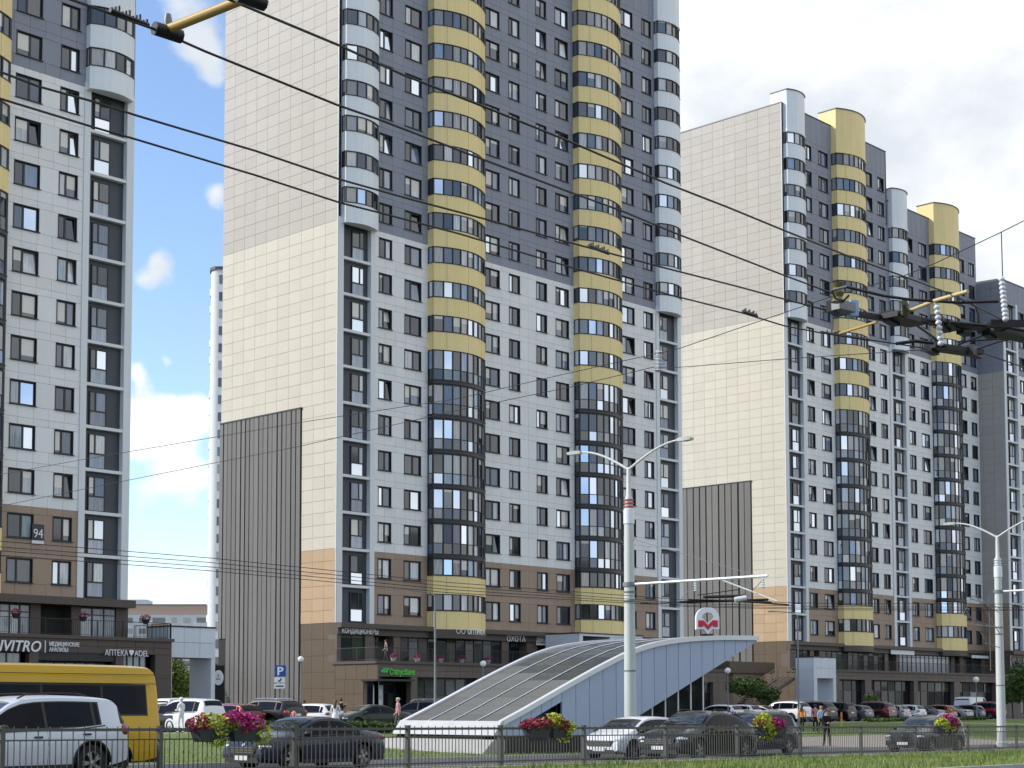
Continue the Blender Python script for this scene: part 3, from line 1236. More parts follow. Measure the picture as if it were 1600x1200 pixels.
def podium_common(T, u0, u1, yf, zt, side_mat, openings, zo, zbase=0.35, m=M_BROWN, fascia=None, lintel_m=None):
    """podium storey: slab, piers and lintel with real openings, dark interior"""
    g = MB()
    panel_wall(g, u0, u1, yf, zo, zt - 0.22, 1.5, (zt - zo) / 2)
    xs = []
    x = u0
    for a, b in openings:
        panel_wall(g, x, a, yf, 0.0, zo, 1.2, 1.6)
        # reveals of the piers
        g.box(x + .02, a, yf + .06, yf + .55, 0, zo)
        x = b
    panel_wall(g, x, u1, yf, 0.0, zo, 1.2, 1.6)
    g.box(x, u1 - .02, yf + .06, yf + .55, 0, zo)
    stuff(g.build('podium_cladding', lintel_m or m, T.root))
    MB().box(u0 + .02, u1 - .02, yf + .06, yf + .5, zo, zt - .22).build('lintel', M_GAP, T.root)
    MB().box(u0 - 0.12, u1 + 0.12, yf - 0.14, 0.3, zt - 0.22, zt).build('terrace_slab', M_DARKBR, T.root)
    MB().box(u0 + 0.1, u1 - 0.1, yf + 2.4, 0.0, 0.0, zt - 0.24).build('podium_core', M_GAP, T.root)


# ---- middle tower
T = TB
ZT = 4.9
YF = -5.2
podium_common(T, 0.0, 46.2, YF, ZT, None, [(0.02, 3.44), (4.15, 11.2), (12.4, 18.6), (19.8, 27), (28, 35), (36, 44)], 3.65, m=M_BROWNP)
g = MB()
side_wall(g, 0.0, -3.4, 0.0, 0.0, 3.45, 1.2, 1.2)
side_wall(g, 0.0, YF + 0.06, 0.0, 3.45, ZT - .22, 1.3, 1.25)
stuff(g.build('side_cladding', M_BROWNG, T.root))
MB().box(0.06, 0.4, -3.4, 0.0, 0, 3.45).build('side_wall', M_BROWN, T.root)
MB().box(0.06, 0.4, YF + .1, 0.0, 3.45, ZT - .24).build('side_lintel', M_GAP, T.root)
# the bank's corner entrance
MB().box(0.3, 3.6, -3.3, -3.2, 0, 3.65).build('entrance_wall', M_NICHE, T.root)
MB().box(-0.05, 3.5, YF - 0.35, -3.2, 3.30, 3.46).build('entrance_canopy', M_FRAME, T.root)
shopfront(T, 1.1, 3.3, -3.45, 0.1, 3.0, 3, M_SHOP, (0.8,), 'glass_door')
shopfront(T, 4.20, 11.15, YF + .35, 0.75, 3.62, 6, M_SHOP, (0.52,))
shopfront(T, 12.45, 18.55, YF + .35, 0.4, 3.62, 5, M_SHOP, (0.7,))
shopfront(T, 19.85, 26.95, YF + .35, 0.4, 3.62, 6, M_SHOP, (0.7,))
shopfront(T, 28.05, 34.95, YF + .35, 0.4, 3.62, 6, M_SHOP, (0.7,))
shopfront(T, 36.05, 43.95, YF + .35, 0.4, 3.62, 6, M_SHOP, (0.7,))
z2 = T.z0
# second storey: recessed shops under a deep cornice
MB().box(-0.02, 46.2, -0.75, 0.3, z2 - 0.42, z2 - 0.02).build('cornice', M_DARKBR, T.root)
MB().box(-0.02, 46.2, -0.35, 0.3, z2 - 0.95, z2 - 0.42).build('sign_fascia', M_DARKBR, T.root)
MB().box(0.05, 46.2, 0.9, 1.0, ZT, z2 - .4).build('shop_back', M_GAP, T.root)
shopfront(T, 0.45, 3.05, -0.05, ZT + .25, z2 - .97, 2, M_SHOP, (0.9,))
shopfront(T, 6.95, 19.3, -0.05, ZT + .1, z2 - .97, 11, M_SHOP, (0.85,))
shopfront(T, 26.6, 42.0, -0.05, ZT + .1, z2 - .97, 13, M_SHOP, (0.85,))
for a, b2 in ((0.0, 0.42), (3.05, 3.95), (6.2, 6.92), (19.3, 20.2), (22.6, 24.0), (25.9, 26.6), (42.0, 46.2)):
    MB().box(a, b2, -0.2, 0.9, ZT, z2 - .95).build('pier', M_BROWNP, T.root)
for a, b2 in ((3.95, 6.2), (20.2, 22.6), (24.0, 25.9)):
    shopfront(T, a + .05, b2 - .05, 0.7, ZT + .02, z2 - .97, 2, M_SHOP, (0.8,), 'glass_door')
for uu in (10.25, 46.2 - 10.25 - 6.45):
    out = arc_outline(0, 6.45, 0.75, 1.0, 20)
    MB().prism(out, z2 - 0.98, z2 - 0.24).build('bowed_fascia', M_DARKBR, T.root, 35, (uu, -0.02, 0))
terrace_rail('terrace_railing', 'dark railing along the shop terrace above the bank entrance', (84.95 + .1, 93.2 + .05, 3.5), (84.95 + 46, 93.2 + .05, 3.5), 1.05)
terrace_rail('terrace_railing', 'short dark railing at the sunlit end of the shop terrace', (84.95 + .02, 98.3, 3.5), (84.95 + .02, 93.3, 3.5), 1.05)

# ---- near tower
T = TA
ZTA = 5.95
YFA = -4.8


def ua(px, py=1060):
    return on_y(px, py, 91.9).x - T.X


podium_common(T, 0.0, 23.45, YFA, ZTA, None, [(2.0, 7.5), (8.2, ua(45)), (ua(60), ua(180)), (ua(193), ua(242))], 4.82, m=M_DARKBR, lintel_m=M_DARKBR)
shopfront(T, 8.3, ua(45) - .4, YFA + .4, 0.3, 4.8, 4, M_SHOPB, (0.7,))
shopfront(T, ua(60) + .1, ua(180) - .1, YFA + .9, 0.3, 4.25, 7, M_SHOPB, (0.75,))
MB().box(ua(60), ua(180), YFA + .1, YFA + 1.0, 4.3, 4.82).build('shutter_box', M_FRAME, T.root)
shopfront(T, ua(193), ua(242) - .5, YFA + .35, 0.3, 4.8, 4, M_SHOPB, (0.7,))
MB().box(23.2, 23.42, YFA + .1, 0.0, 0.0, ZTA - .25).build('podium_side', M_DARKBR, T.root)
z2 = T.z0
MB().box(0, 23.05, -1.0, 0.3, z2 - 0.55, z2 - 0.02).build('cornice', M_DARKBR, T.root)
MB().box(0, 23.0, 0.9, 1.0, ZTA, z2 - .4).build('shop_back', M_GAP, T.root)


def ub(px, py=960):
    return on_y(px, py, 96.7).x - T.X


for a, b2 in ((ub(0) - 6, ub(5) - .3), (ub(46), ub(62)), (ub(110), ub(125)), (ub(180), 23.0)):
    MB().box(a, b2, -0.12, 0.9, ZTA, z2 - .5).build('pier', M_DARKBR, T.root)
for px in ((18, 150), (95, 160), (120, 140)):
    pass
shopfront(T, ub(5) - .3, ub(46), -0.05, ZTA + .05, z2 - .6, 3, M_SHOPB, (0.76,))
shopfront(T, ub(125), ub(180), -0.05, ZTA + .05, z2 - .6, 3, M_SHOPB, (0.76,))
terrace_rail('terrace_railing', 'dark railing above the INVITRO shop sign', (T.X + 4.0, 91.95, 4.55), (T.X + 23.4, 91.95, 4.55), 1.05, step=0.16)
terrace_rail('terrace_railing', 'dark railing returning towards the white gateway', (T.X + 23.4, 92.0, 4.55), (T.X + 23.4, 96.4, 4.55), 1.05, step=0.16)

# ---- stepped tower
T = TC
ZTC = 5.25
YFC = -4.9


def uc(px, py=1075):
    return on_y(px, py, 93.2).x - T.X


podium_common(T, 0.0, 45.0, YFC, ZTC, None, [(uc(1312), uc(1352)), (uc(1362), uc(1428)), (uc(1434), uc(1491)), (uc(1500), uc(1556))], 4.2, m=M_BROWNP)
for a, b2, n in ((1312, 1352, 3), (1362, 1428, 6), (1434, 1491, 5), (1500, 1556, 5)):
    shopfront(T, uc(a) + .05, uc(b2) - .05, YFC + .6, 0.2, 4.15, n, M_SHOP, (0.72,))
g = MB()
side_wall(g, 0.0, YFC + .06, 0.0, 0.0, ZTC - .22, 1.3, 1.25)
stuff(g.build('side_cladding', M_BROWNG, T.root))
MB().box(0.06, 0.3, YFC + .1, 0.0, 0.0, ZTC - .24).build('side_wall', M_BROWN, T.root)
z2 = T.z0
MB().box(-0.02, 45.1, -0.75, 0.3, z2 - 0.40, z2 - 0.02).build('cornice', M_DARKBR, T.root)
MB().box(-0.02, 45.1, -0.35, 0.3, z2 - 0.9, z2 - 0.40).build('sign_fascia', M_DARKBR, T.root)
MB().box(0.05, 45.1, 0.9, 1.0, ZTC, z2 - .4).build('shop_back', M_GAP, T.root)
shopfront(T, 0.5, 4.0, -0.05, ZTC + .2, z2 - .92, 3, M_SHOP, (0.85,))
shopfront(T, 6.5, 20.0, -0.05, ZTC + .1, z2 - .92, 12, M_SHOP, (0.85,))
shopfront(T, 23.4, 36.0, -0.05, ZTC + .1, z2 - .92, 12, M_SHOPB, (0.85,))
shopfront(T, 39.0, 44.0, -0.05, ZTC + .1, z2 - .92, 4, M_SHOP, (0.85,))
for a, b2 in ((0, .5), (4.0, 4.8), (5.9, 6.5), (20.0, 20.8), (22.6, 23.4), (36.0, 36.9), (38.2, 39.0), (44.0, 45.1)):
    MB().box(a, b2, -0.2, 0.9, ZTC, z2 - .9).build('pier', M_BROWNP, T.root)
for uu in (10.25, 22.6 + 10.25):
    out = arc_outline(0, 6.45, 0.75, 1.0, 20)
    MB().prism(out, z2 - 0.9, z2 - 0.24).build('bowed_fascia', M_DARKBR, T.root, 35, (uu, -0.02, 0))
terrace_rail('terrace_railing', 'dark railing along the far shop terrace behind the parked cars', (T.X + 3.0, 93.25, 3.85), (T.X + 44.8, 93.25, 3.85), 1.05)
T = TD
z2 = T.z0
MB().box(0, 10.4, -0.5, 0.3, z2 - 0.5, z2 - 0.02).build('cornice', M_DARKBR, T.root)
MB().box(0.1, 10.4, 0.3, 0.5, 0.0, z2 - .5).build('base_wall', M_BROWN, T.root)
shopfront(T, 0.8, 9.8, 0.15, 0.3, z2 - .8, 6, M_SHOP, (0.5,))

# ------------------------------------------------------------------ signs


def sign_root(label, loc, name='shop_sign', cat='sign'):
    return thing(name, label, cat, loc)


s = sign_root('white letters INVITRO and two small lines on the near shop fascia', on_y(30, 1018, 91.72))
W0 = on_y(-18, 1018, 91.72).x
W1 = on_y(64, 1018, 91.72).x
lettering('INVITRO', 0.98, M_SIGNW, s, (W0 - s.location.x, 0, 0.02), W1 - W0, 0.06, 0.012, 0.25)
x = on_y(70, 1018, 91.72).x - s.location.x
MB().box(x, x + .05, -.02, .02, -0.02, 0.75).build('divider', M_SIGNW, s)
x0, x1 = on_y(77, 1010, 91.72).x, on_y(124, 1010, 91.72).x
lettering('МЕДИЦИНСКИЕ', 0.36, M_SIGNW, s, (x0 - s.location.x, 0, 0.42), x1 - x0, 0.04, 0.006)
lettering('АНАЛИЗЫ', 0.36, M_SIGNW, s, (x0 - s.location.x, 0, 0.06), (x1 - x0) * .62, 0.04, 0.006)
x0, x1, x2, x3 = (on_y(q, 1024, 91.72).x for q in (164, 200, 210, 232))
s = sign_root('white letters АПТЕКА ADEL with a small heart shield', on_y(164, 1024, 91.72))
lettering('АПТЕКА', 0.55, M_SIGNW, s, (0, 0, 0), x1 - x0, 0.05)
lettering('ADEL', 0.55, M_SIGNW, s, (x2 - x0, 0, 0), x3 - x2, 0.05)
MB().prism([(0.0, .36), (.10, .42), (.18, .36), (.26, .42), (.36, .36), (.34, .2), (.18, 0), (.02, .2)], -.03, .03, 0, 'y').build('emblem', M_SIGNW, s, None, (x1 - x0 + .08, 0, 0))
# house number
p = on_y(50, 843, 96.56)
q = on_y(69, 820, 96.56)
s = sign_root('dark square house number plate reading 94 between two windows', p, 'house_number_plate')
MB().box(0, q.x - p.x, 0.0, .06, 0.0, q.z - p.z).build('plate', mat('navy_plate', (0.012, 0.022, 0.035), 0.3), s)
MB().box(0, q.x - p.x, 0.0, .06, -.25, -.04).build('strip', M_PIL, s)
lettering('94', 0.86, M_SIGNW, s, (.10, -.02, .16), q.x - p.x - .2, 0.03)
# middle tower signs
p = on_y(530, 990, 97.98)
q = on_y(588, 983, 97.98)
s = sign_root('white letters КОНДИЦИОНЕРЫ at the end of the upper terrace', p)
lettering('КОНДИЦИОНЕРЫ', 0.52, M_SIGNW, s, (.3, 0, 0.08), q.x - p.x - .1, 0.05, 0.012)
p = on_y(713, 990, 96.35)
q = on_y(757, 983, 96.35)
s = sign_root('white letters ОПТИКА with a pair of spectacles', p)
wx = q.x - p.x
lettering('ОПТИКА', 0.62, M_SIGNW, s, (wx * .40, 0, 0.0), wx * .62, 0.05, 0.012)
for k in (0, 1):
    MB().lathe([(0.20, -.02), (0.245, -.02), (0.245, .02), (0.20, .02)], 14, ring=True).build('lens_ring', M_SIGNW, s, None, (.25 + k * .58, 0, .24)).rotation_euler = (R(90), 0, 0)
MB().box(.44, .64, -.02, .02, .24, .29).build('bridge', M_SIGNW, s)
p = on_y(792, 1002, 98.0)
q = on_y(821, 994, 98.0)
s = sign_root('cream letters ОХОТА over a dark shop doorway', p)
lettering('ОХОТА', 0.72, M_SIGNW, s, (0, 0, 0), q.x - p.x, 0.05)
p = on_y(838, 1003, 98.0)
q = on_y(859, 996, 98.0)
s = sign_root('white letters ДВЕРИ over a dark shop doorway', p)
lettering('ДВЕРИ', 0.66, M_SIGNW, s, (0, 0, 0), q.x - p.x, 0.05, 0.012)
MB().box(0, q.x - p.x, -.01, .03, -.28, -.10).build('strip', M_SIGNW, s)
p = on_y(609, 1055, 93.0)
q = on_y(648, 1046, 93.0)
s = sign_root('green letters Статусбанк with a tick emblem over the bank entrance', on_y(595, 1055, 93.0))
lettering('Статусбанк', 0.66, M_GREEN, s, (p.x - s.location.x, 0, 0.06), q.x - p.x, 0.06, 0.012)
em = mat('dark_green_emblem', (0.02, 0.25, 0.12), 0.4, emit=((0.02, 0.30, 0.12), 0.2))
for k in range(3):
    MB().prism([(0.0 + .22 * k, .35), (.16 + .22 * k, .18), (.42 + .22 * k, .55), (.32 + .22 * k, .6), (.16 + .22 * k, .36), (.06 + .22 * k, .45)], -.03, .03, 0, 'y').build('emblem', M_GREEN if k > 1 else em, s)
# poster stand beside the bank door, white notices
s = thing('notice_board', 'tall white notice board beside the bank doorway', 'board', on_x(579, 1112, 84.9) - Vector((0, 0, 0.0)))
s.location = Vector((84.95 + .6, 98.4 - 3.9, -1.4))
MB().box(0, 1.0, -.05, .05, .2, 3.0).build('panel', mat('aqua_poster', (0.50, 0.62, 0.64), 0.4, var=0.1), s)
for k in range(3):
    MB().box(.12, .88, -.07, -.051, .5 + k * .85, 1.0 + k * .85).build('notice', M_SIGNW, s)
# plain white sign boards on the far terrace
for (xa, xb, y0, y1, lab) in ((1352, 1373, 1012, 1008, 'small white sign board under the bowed balcony of the stepped tower'),
                              (1392, 1428, 1022, 1017, 'long white sign board over the far terrace doors'),
                              (1518, 1547, 1028, 1025, 'narrow white sign board at the far end of the far terrace')):
    p, q = on_y(xa, y0, 97.6), on_y(xb, y1, 97.6)
    s = sign_root(lab, p, 'sign_board')
    MB().box(0, q.x - p.x, -.05, .05, 0, q.z - p.z).build('board', M_SIGNW, s)

# ------------------------------------------------------------------ white gateways
M_GATE = mat('white_panel', (0.66, 0.70, 0.75), 0.45, var=0.04, scale=0.8, isl=0.03, streak=0.04)


def gateway(label, Xc, Yf, W, D, H, ox0, ox1, oh, roof=True):
    """panelled gateway; corner at Xc, Yf, an opening ox0..ox1 wide and oh high runs through it"""
    g = h(Xc, Yf)
    r = thing('gateway', label, 'gateway', (Xc, Yf, g))
    b = MB()
    panel_wall(b, 0, W, 0, oh, H, 1.3, 1.3)
    panel_wall(b, 0, ox0, 0, 0, oh, 1.3, 1.3)
    panel_wall(b, ox1, W, 0, 0, oh, 1.3, 1.3)
    side_wall(b, 0, 0.07, D, 0, H, 1.6, 1.3)
    stuff(b.build('facing_panel', M_GATE, r))
    MB().box(.06, ox0, .06, D, 0, H - .02).build('leg', M_GATE, r)
    MB().box(ox1, W - .01, .06, D, 0, H - .02).build('leg', M_GATE, r)
    MB().box(ox0, ox1, .06, D, oh, H - .02).build('lintel', M_NICHE, r)
    MB().box(-.05, W + .05, -.05, D, H, H + .10).build('coping', M_FRAME, r)
    return r


p, q = on_y(263, 979, 93.5), on_y(337, 981, 93.5)
z0 = h(p.x, p.y)
gateway('white panelled gateway between the near tower and the board screen', p.x, 93.5, q.x - p.x, 2.6, p.z - z0,
        on_y(269, 1028, 93.5).x - p.x, on_y(330, 1028, 93.5).x - p.x, on_y(300, 1028, 93.5).z - z0)
p, q = on_y(1271, 1027, 92.5), on_y(1306, 1029, 92.5)
z0 = h(p.x, p.y)
gateway('white panelled entrance block at the foot of the stepped tower', p.x, 92.5, q.x - p.x, on_x(1243, 1027, p.x).y - 92.5, p.z - z0,
        on_y(1277, 1060, 92.5).x - p.x, on_y(1302, 1060, 92.5).x - p.x, on_y(1290, 1060, 92.5).z - z0)
p, q = on_y(905, 986, 92.9), on_y(1004, 986, 92.9)
z0 = h(p.x, p.y)
gt = gateway('white gateway top showing above the curved metro roof', p.x, 92.9, q.x - p.x, 4.0, p.z - z0 - 0.2,
             on_y(911, 995, 92.9).x - p.x, on_y(953, 995, 92.9).x - p.x, on_y(930, 994.5, 92.9).z - z0)
MB().box(on_y(959, 990, 92.9).x - p.x, on_y(976, 990, 92.9).x - p.x, -.06, -.01, p.z - z0 - 1.0, p.z - z0 - .55).build('name_plate', mat('blue_plate', (0.10, 0.14, 0.20), 0.4), gt)
# open stair up to the far terrace
a, b2 = on_y(1178, 1084, 94.2), on_y(1241, 1043, 94.2)
r = thing('outdoor_stair', 'brown outdoor stair climbing to the far terrace beside the white block', 'stair', (a.x, 94.2, h(a.x, 94.2)))
L, Hs = b2.x - a.x, b2.z - a.z
zb = a.z - r.location.z - 1.0
n = 14
for i in range(n):
    MB().box(L * i / n, L * (i + 1) / n + .05, 0, 2.0, zb + Hs * (i + 1) / n - .12, zb + Hs * (i + 1) / n).build('step', M_BROWN, r)
for y in (-.05, 2.0):
    MB().prism([(0, zb - .35), (L, zb + Hs - .35), (L, zb + Hs + .02), (0, zb + .02)], y, y + .06, 0, 'y').build('stringer', M_DARKBR, r)
    f = MB()
    for k in (0.35, 0.7, 1.05):
        f.tube([(0, y + .03, zb + k), (L, y + .03, zb + Hs + k)], .03, 6)
    f.build('handrail', M_BROWN, r)
    for i in range(8):
        MB().box(L * i / 7 - .03, L * i / 7 + .03, y, y + .06, zb + Hs * i / 7, zb + Hs * i / 7 + 1.05).build('post', M_BROWN, r)
for x, zz in ((0.1, zb), (L * .5, zb + Hs * .5)):
    MB().box(x, x + .3, .2, 1.8, 0, zz - .1).build('pier', M_BROWN, r)
p, q = on_y(1140, 1051, 97.0), on_y(1168, 1034, 97.0)
r = thing('brown_landing', 'brown clad landing block jutting out beside the metro roof tip', 'landing', (p.x, 97.0, h(p.x, 97)))
z0 = r.location.z
MB().box(0, q.x - p.x + 5, 0, 3.0, p.z - z0, q.z - z0).build('landing_box', M_BROWNG, r)
MB().box(1.5, q.x - p.x + 4, 0.6, 2.6, 0, p.z - z0).build('landing_wall', M_BROWN, r)
# ------------------------------------------------------------------ metro entrance with the curved roof
YM = 41.2
WM = 5.2
M_LAV = mat('lavender_grey_panel', (0.38, 0.455, 0.60), 0.45, 0.05, var=0.04, scale=0.8, isl=0.03, streak=0.03)
M_TRIM = mat('white_metal_trim', (0.70, 0.72, 0.75), 0.35, 0.2, var=0.04)
M_RGL = glass_mat('roof_glass', [(0.0, (0.055, 0.065, 0.07)), (0.3, (0.075, 0.085, 0.09)), (0.6, (0.045, 0.055, 0.06)), (0.8, (0.09, 0.10, 0.10))], rough=0.12, ior=1.28)
M_RPAN = mat('pale_roof_sheet', (0.115, 0.116, 0.108), 0.7, 0.0, var=0.12, scale=1.5, isl=0.1)
M_CONC = mat('pale_concrete', (0.36, 0.355, 0.34), 0.8, var=0.12, scale=1.2, streak=0.1)
top_px = [(780, 1131), (800, 1120.5), (820, 1109.5), (860, 1086), (900, 1063), (940, 1041), (985, 1018), (1020, 1006.5), (1060, 1000), (1100, 997), (1140, 996.3), (1183, 997)]
topP = [(on_y(x, y, YM).x, on_y(x, y, YM).z) for x, y in top_px]
X0, X1 = topP[0][0], topP[-1][0]


def ztop(x):
    if x <= topP[0][0]:
        return topP[0][1]
    for (a, za), (b, zb) in zip(topP, topP[1:]):
        if x <= b:
            f = (x - a) / (b - a)
            return za + (zb - za) * f
    return topP[-1][1]


# smooth the traced profile
_raw = [ztop(X0 + (X1 - X0) * i / 60) for i in range(61)]
for _ in range(12):
    _raw = [_raw[0]] + [(_raw[i - 1] + 2 * _raw[i] + _raw[i + 1]) / 4 for i in range(1, 60)] + [_raw[-1]]


def zt(x):
    f = min(59.999, max(0, (x - X0) / (X1 - X0) * 60))
    i = int(f)
    return _raw[i] + (_raw[i + 1] - _raw[i]) * (f - i)


pa, pb = on_y(1015, 1108, YM), on_y(1172, 1009, YM)


def zbot(x):
    g = h(x, YM) + 0.45
    return max(g, pa.z + (pb.z - pa.z) * (x - pa.x) / (pb.x - pa.x))


g0 = h(X0 + 6, YM)
metro = thing('metro_entrance', 'metro entrance pavilion with a curved glazed roof and lavender side panels', 'pavilion', (X0, YM, g0))


def ml(x, y, z):
    return (x - X0, y - YM, z - g0)


# side panels (street side): fascia strip first, full panels further on
xr = on_y(878, 1100, YM).x
xi = on_y(826, 1112, YM).x
npan = 16
edges = [xr + (X1 - xr) * i / npan for i in range(npan + 1)]
for a, b in zip(edges, edges[1:]):
    j = 0.015
    pts_t = [(x, zt(x)) for x in (a + j, (a + b) / 2, b - j)]
    pts_b = [(x, min(zbot(x), zt(x) - 0.02)) for x in (a + j, (a + b) / 2, b - j)]
    ol = [ml(x, YM, z) for x, z in pts_b] + [ml(x, YM, z) for x, z in reversed(pts_t)]
    for yy in (0.0, WM - 0.08):
        MB().prism([(p[0], p[2]) for p in ol], yy, yy + 0.08, 0, 'y').build('side_panel', M_LAV, metro)
nf = 6
for i in range(nf):
    a, b = X0 + (xr - X0) * i / nf + 0.012, X0 + (xr - X0) * (i + 1) / nf - 0.012
    ol = [(a, zt(a) - 0.50), (b, zt(b) - 0.50), (b, zt(b)), (a, zt(a))]
    for yy in (0.0, WM - 0.08):
        MB().prism([(x - X0, z - g0) for x, z in ol], yy, yy + 0.08, 0, 'y').build('fascia_panel', M_LAV, metro)
# recess below the fascia, its shade painted as a deep blue sheet; dark plinth
zpl = h(xr, YM) + 0.95
MB().prism([(xi - X0, zpl - g0 - .35), (xr - X0, zpl - g0 - .35), (xr - X0, zt(xr) - .45 - g0), (xi - X0, zt(xi) - .45 - g0)], 0.6, 0.7, 0, 'y').build('recess_shade', mat('recess_shade_blue', (0.02, 0.045, 0.13), 0.3), metro)
MB().prism([(0.0, zt(X0) - .5 - g0), (xi - X0, zt(xi) - .5 - g0), (xi - X0, 0.4), (0.0, 0.4)], 0.02, 0.1, 0, 'y').build('low_panel', M_LAV, metro)
MB().box(-0.3, pa.x - X0 + 1.0, -0.10, 0.5, -0.4, zpl - g0 - .25).build('plinth', mat('black_granite', (0.012, 0.012, 0.014), 0.35), metro)
MB().box(-0.3, X1 - X0 - 6, WM - .4, WM + .1, -0.4, zpl - g0 - .25).build('plinth', MATS['black_granite'], metro)
# roof: four strips of sheets between ribs
nseg = 19
segs = [X0 + (X1 - X0) * (i / nseg) for i in range(nseg + 1)]
for i, (a, b) in enumerate(zip(segs, segs[1:])):
    for k in range(4):
        y0, y1 = WM * k / 4 + .03, WM * (k + 1) / 4 - .03
        j = 0.022
        xm = (a + b) / 2
        q = MB()
        xs = [a + j, xm, b - j]
        vs = [(x - X0, y, zt(x) - g0 + dz) for dz in (0.02, -0.04) for y in (y0, y1) for x in xs]
        q.add(vs, [(0, 1, 4, 3), (1, 2, 5, 4), (6, 9, 10, 7), (7, 10, 11, 8), (0, 6, 7, 1), (1, 7, 8, 2), (3, 4, 10, 9), (4, 5, 11, 10), (0, 3, 9, 6), (2, 8, 11, 5)])
        pale = i < 5 or (i == 5 and k > 1) or (i == 6 and k > 2)
        q.build('roof_panel', M_RPAN if pale else M_RGL, metro)
for k in range(1, 4):
    MB().tube([(x - X0, WM * k / 4, zt(x) - g0 + .05) for x in segs], 0.02, 6).build('roof_rib', M_TRIM, metro, 60)
for yy in (-0.02, WM + 0.02):
    b = MB()
    n = len(_raw)
    vs = []
    for i in range(n):
        x = X0 + (X1 - X0) * i / (n - 1)
        for dy, dz in ((-.10, -.10), (.10, -.10), (.10, .10), (-.10, .10)):
            vs.append((x - X0, yy + dy, _raw[i] - g0 + dz))
    fs = [(i * 4 + k, i * 4 + (k + 1) % 4, (i + 1) * 4 + (k + 1) % 4, (i + 1) * 4 + k) for i in range(n - 1) for k in range(4)] + [(3, 2, 1, 0), (n * 4 - 4, n * 4 - 3, n * 4 - 2, n * 4 - 1)]
    b.add(vs, fs)
    fixn(b.build('roof_edge', M_TRIM, metro, 30))
# back edge of the canopy tip, dark under-lining
MB().prism([(X1 - X0 - 4.5, zt(X1 - 4.5) - .12 - g0), (X1 - X0 - .1, zt(X1) - .12 - g0), (X1 - X0 - .1, zt(X1) - .06 - g0), (X1 - X0 - 4.5, zt(X1 - 4.5) - .06 - g0)], .1, WM - .1, 0, 'y').build('soffit', M_LAV, metro)
# low end: white trim, shadow gap and sloping concrete base
zl = zt(X0) - g0
MB().prism([(-.45, zl - .42), (.1, zl - .42), (.1, zl + .10), (-.02, zl + .10)], -.15, WM + .15, 0, 'y').build('low_trim', mat('dull_white_trim', (.46, .47, .48), .5, var=.1, scale=2, streak=.15), metro)
MB().box(-.3, .1, 0, WM, zl - .58, zl - .42).build('shadow_gap', M_GAP, metro)
MB().prism([(-1.9, -.5), (.05, -.5), (.05, zl - .58), (-.55, zl - .58)], -.25, WM + .6, 0, 'y').build('concrete_base', M_CONC, metro)
# glazed entrance under the overhang
gx0, gx1 = pa.x - 1.2, on_y(1108, 1090, YM).x
nm = 6
for i in range(nm + 1):
    x = gx0 + (gx1 - gx0) * i / nm
    zz = zbot(x) + .3
    for yy in (.3, WM - .4):
        MB().box(x - X0 - .04, x - X0 + .04, yy, yy + .1, -.3, zz - g0).build('mullion', M_TRIM, metro)
mgl = glass_mat('entrance_glass', [(0.0, (0.012, 0.014, 0.016)), (0.5, (0.025, 0.028, 0.03)), (0.8, (0.03, 0.035, 0.04))], ior=1.2)
for i in range(nm):
    a, b = gx0 + (gx1 - gx0) * i / nm + .05, gx0 + (gx1 - gx0) * (i + 1) / nm - .05
    for yy in (.33, WM - .37):
        MB().prism([(a - X0, -.2), (b - X0, -.2), (b - X0, zbot(b) + .28 - g0), (a - X0, zbot(a) + .28 - g0)], yy, yy + .03, 0, 'y').build('pane', mgl, metro)
for k in range(4):
    y0, y1 = .4 + (WM - .9) * k / 4, .4 + (WM - .9) * (k + 1) / 4
    MB().box(gx1 - X0 - .02, gx1 - X0 + .01, y0 + .04, y1 - .04, -.2, zbot(gx1) + .2 - g0).build('pane', mgl, metro)
    MB().box(gx1 - X0 - .05, gx1 - X0 + .05, y0 - .04, y0 + .04, -.3, zbot(gx1) + .25 - g0).build('mullion', M_TRIM, metro)
# metro emblem standing on the roof
p = on_y(1105, 990, YM + 1.6)
p.z = zt(p.x)
mw = mat('emblem_white', (0.80, 0.80, 0.80), 0.4, var=0.02)
mr = mat('emblem_red', (0.55, 0.02, 0.05), 0.4, var=0.04)
lg = thing('metro_emblem', 'white arch shaped metro emblem with a red letter M on the pavilion roof', 'emblem', p, R(-44))
s = 1.12
zo = .28


def arch(r, n=18):
    return [(r * math.cos(math.pi * i / n), .56 + r * math.sin(math.pi * i / n)) for i in range(n + 1)]


ao, ai = arch(.46), arch(.24)
b = MB()
for k in range(len(ao) - 1):
    b.prism([ao[k], ao[k + 1], ai[k + 1], ai[k]], -.18, .18, 0, 'y')
b.build('arch', mw, lg).scale = (s, s, s)
band = [(-.46, .12), (-.16, .12), (0, -.08), (.16, .12), (.46, .12), (.46, .56), (.2, .56), (0, .36), (-.2, .56), (-.46, .56)]
o = MB().prism(band, -.18, .18, 0, 'y').build('banner', mw, lg)
o.scale = (s, s, s)
Mm = [(-.39, .22), (-.20, .22), (-.20, .30), (-.155, .27), (0, .10), (.155, .27), (.20, .30), (.20, .22), (.39, .22), (.39, .48), (.17, .48), (0, .28), (-.17, .48), (-.39, .48)]
o = MB().prism(Mm, -.21, -.181, 0, 'y').build('letter', mr, lg)
o.scale = (s, s, s)
o = MB().box(.462, .485, -.17, .17, .12, .62).build('red_edge', mr, lg)
o.scale = (s, s, s)
MB().box(-.25, .25, -.1, .1, -.25, .02).build('stand', M_FRAME, lg)
for c in lg.children:
    c.location.z = zo
lg.children[-1].location.z = .2
# ------------------------------------------------------------------ fence along the road
VPX = 2900.0


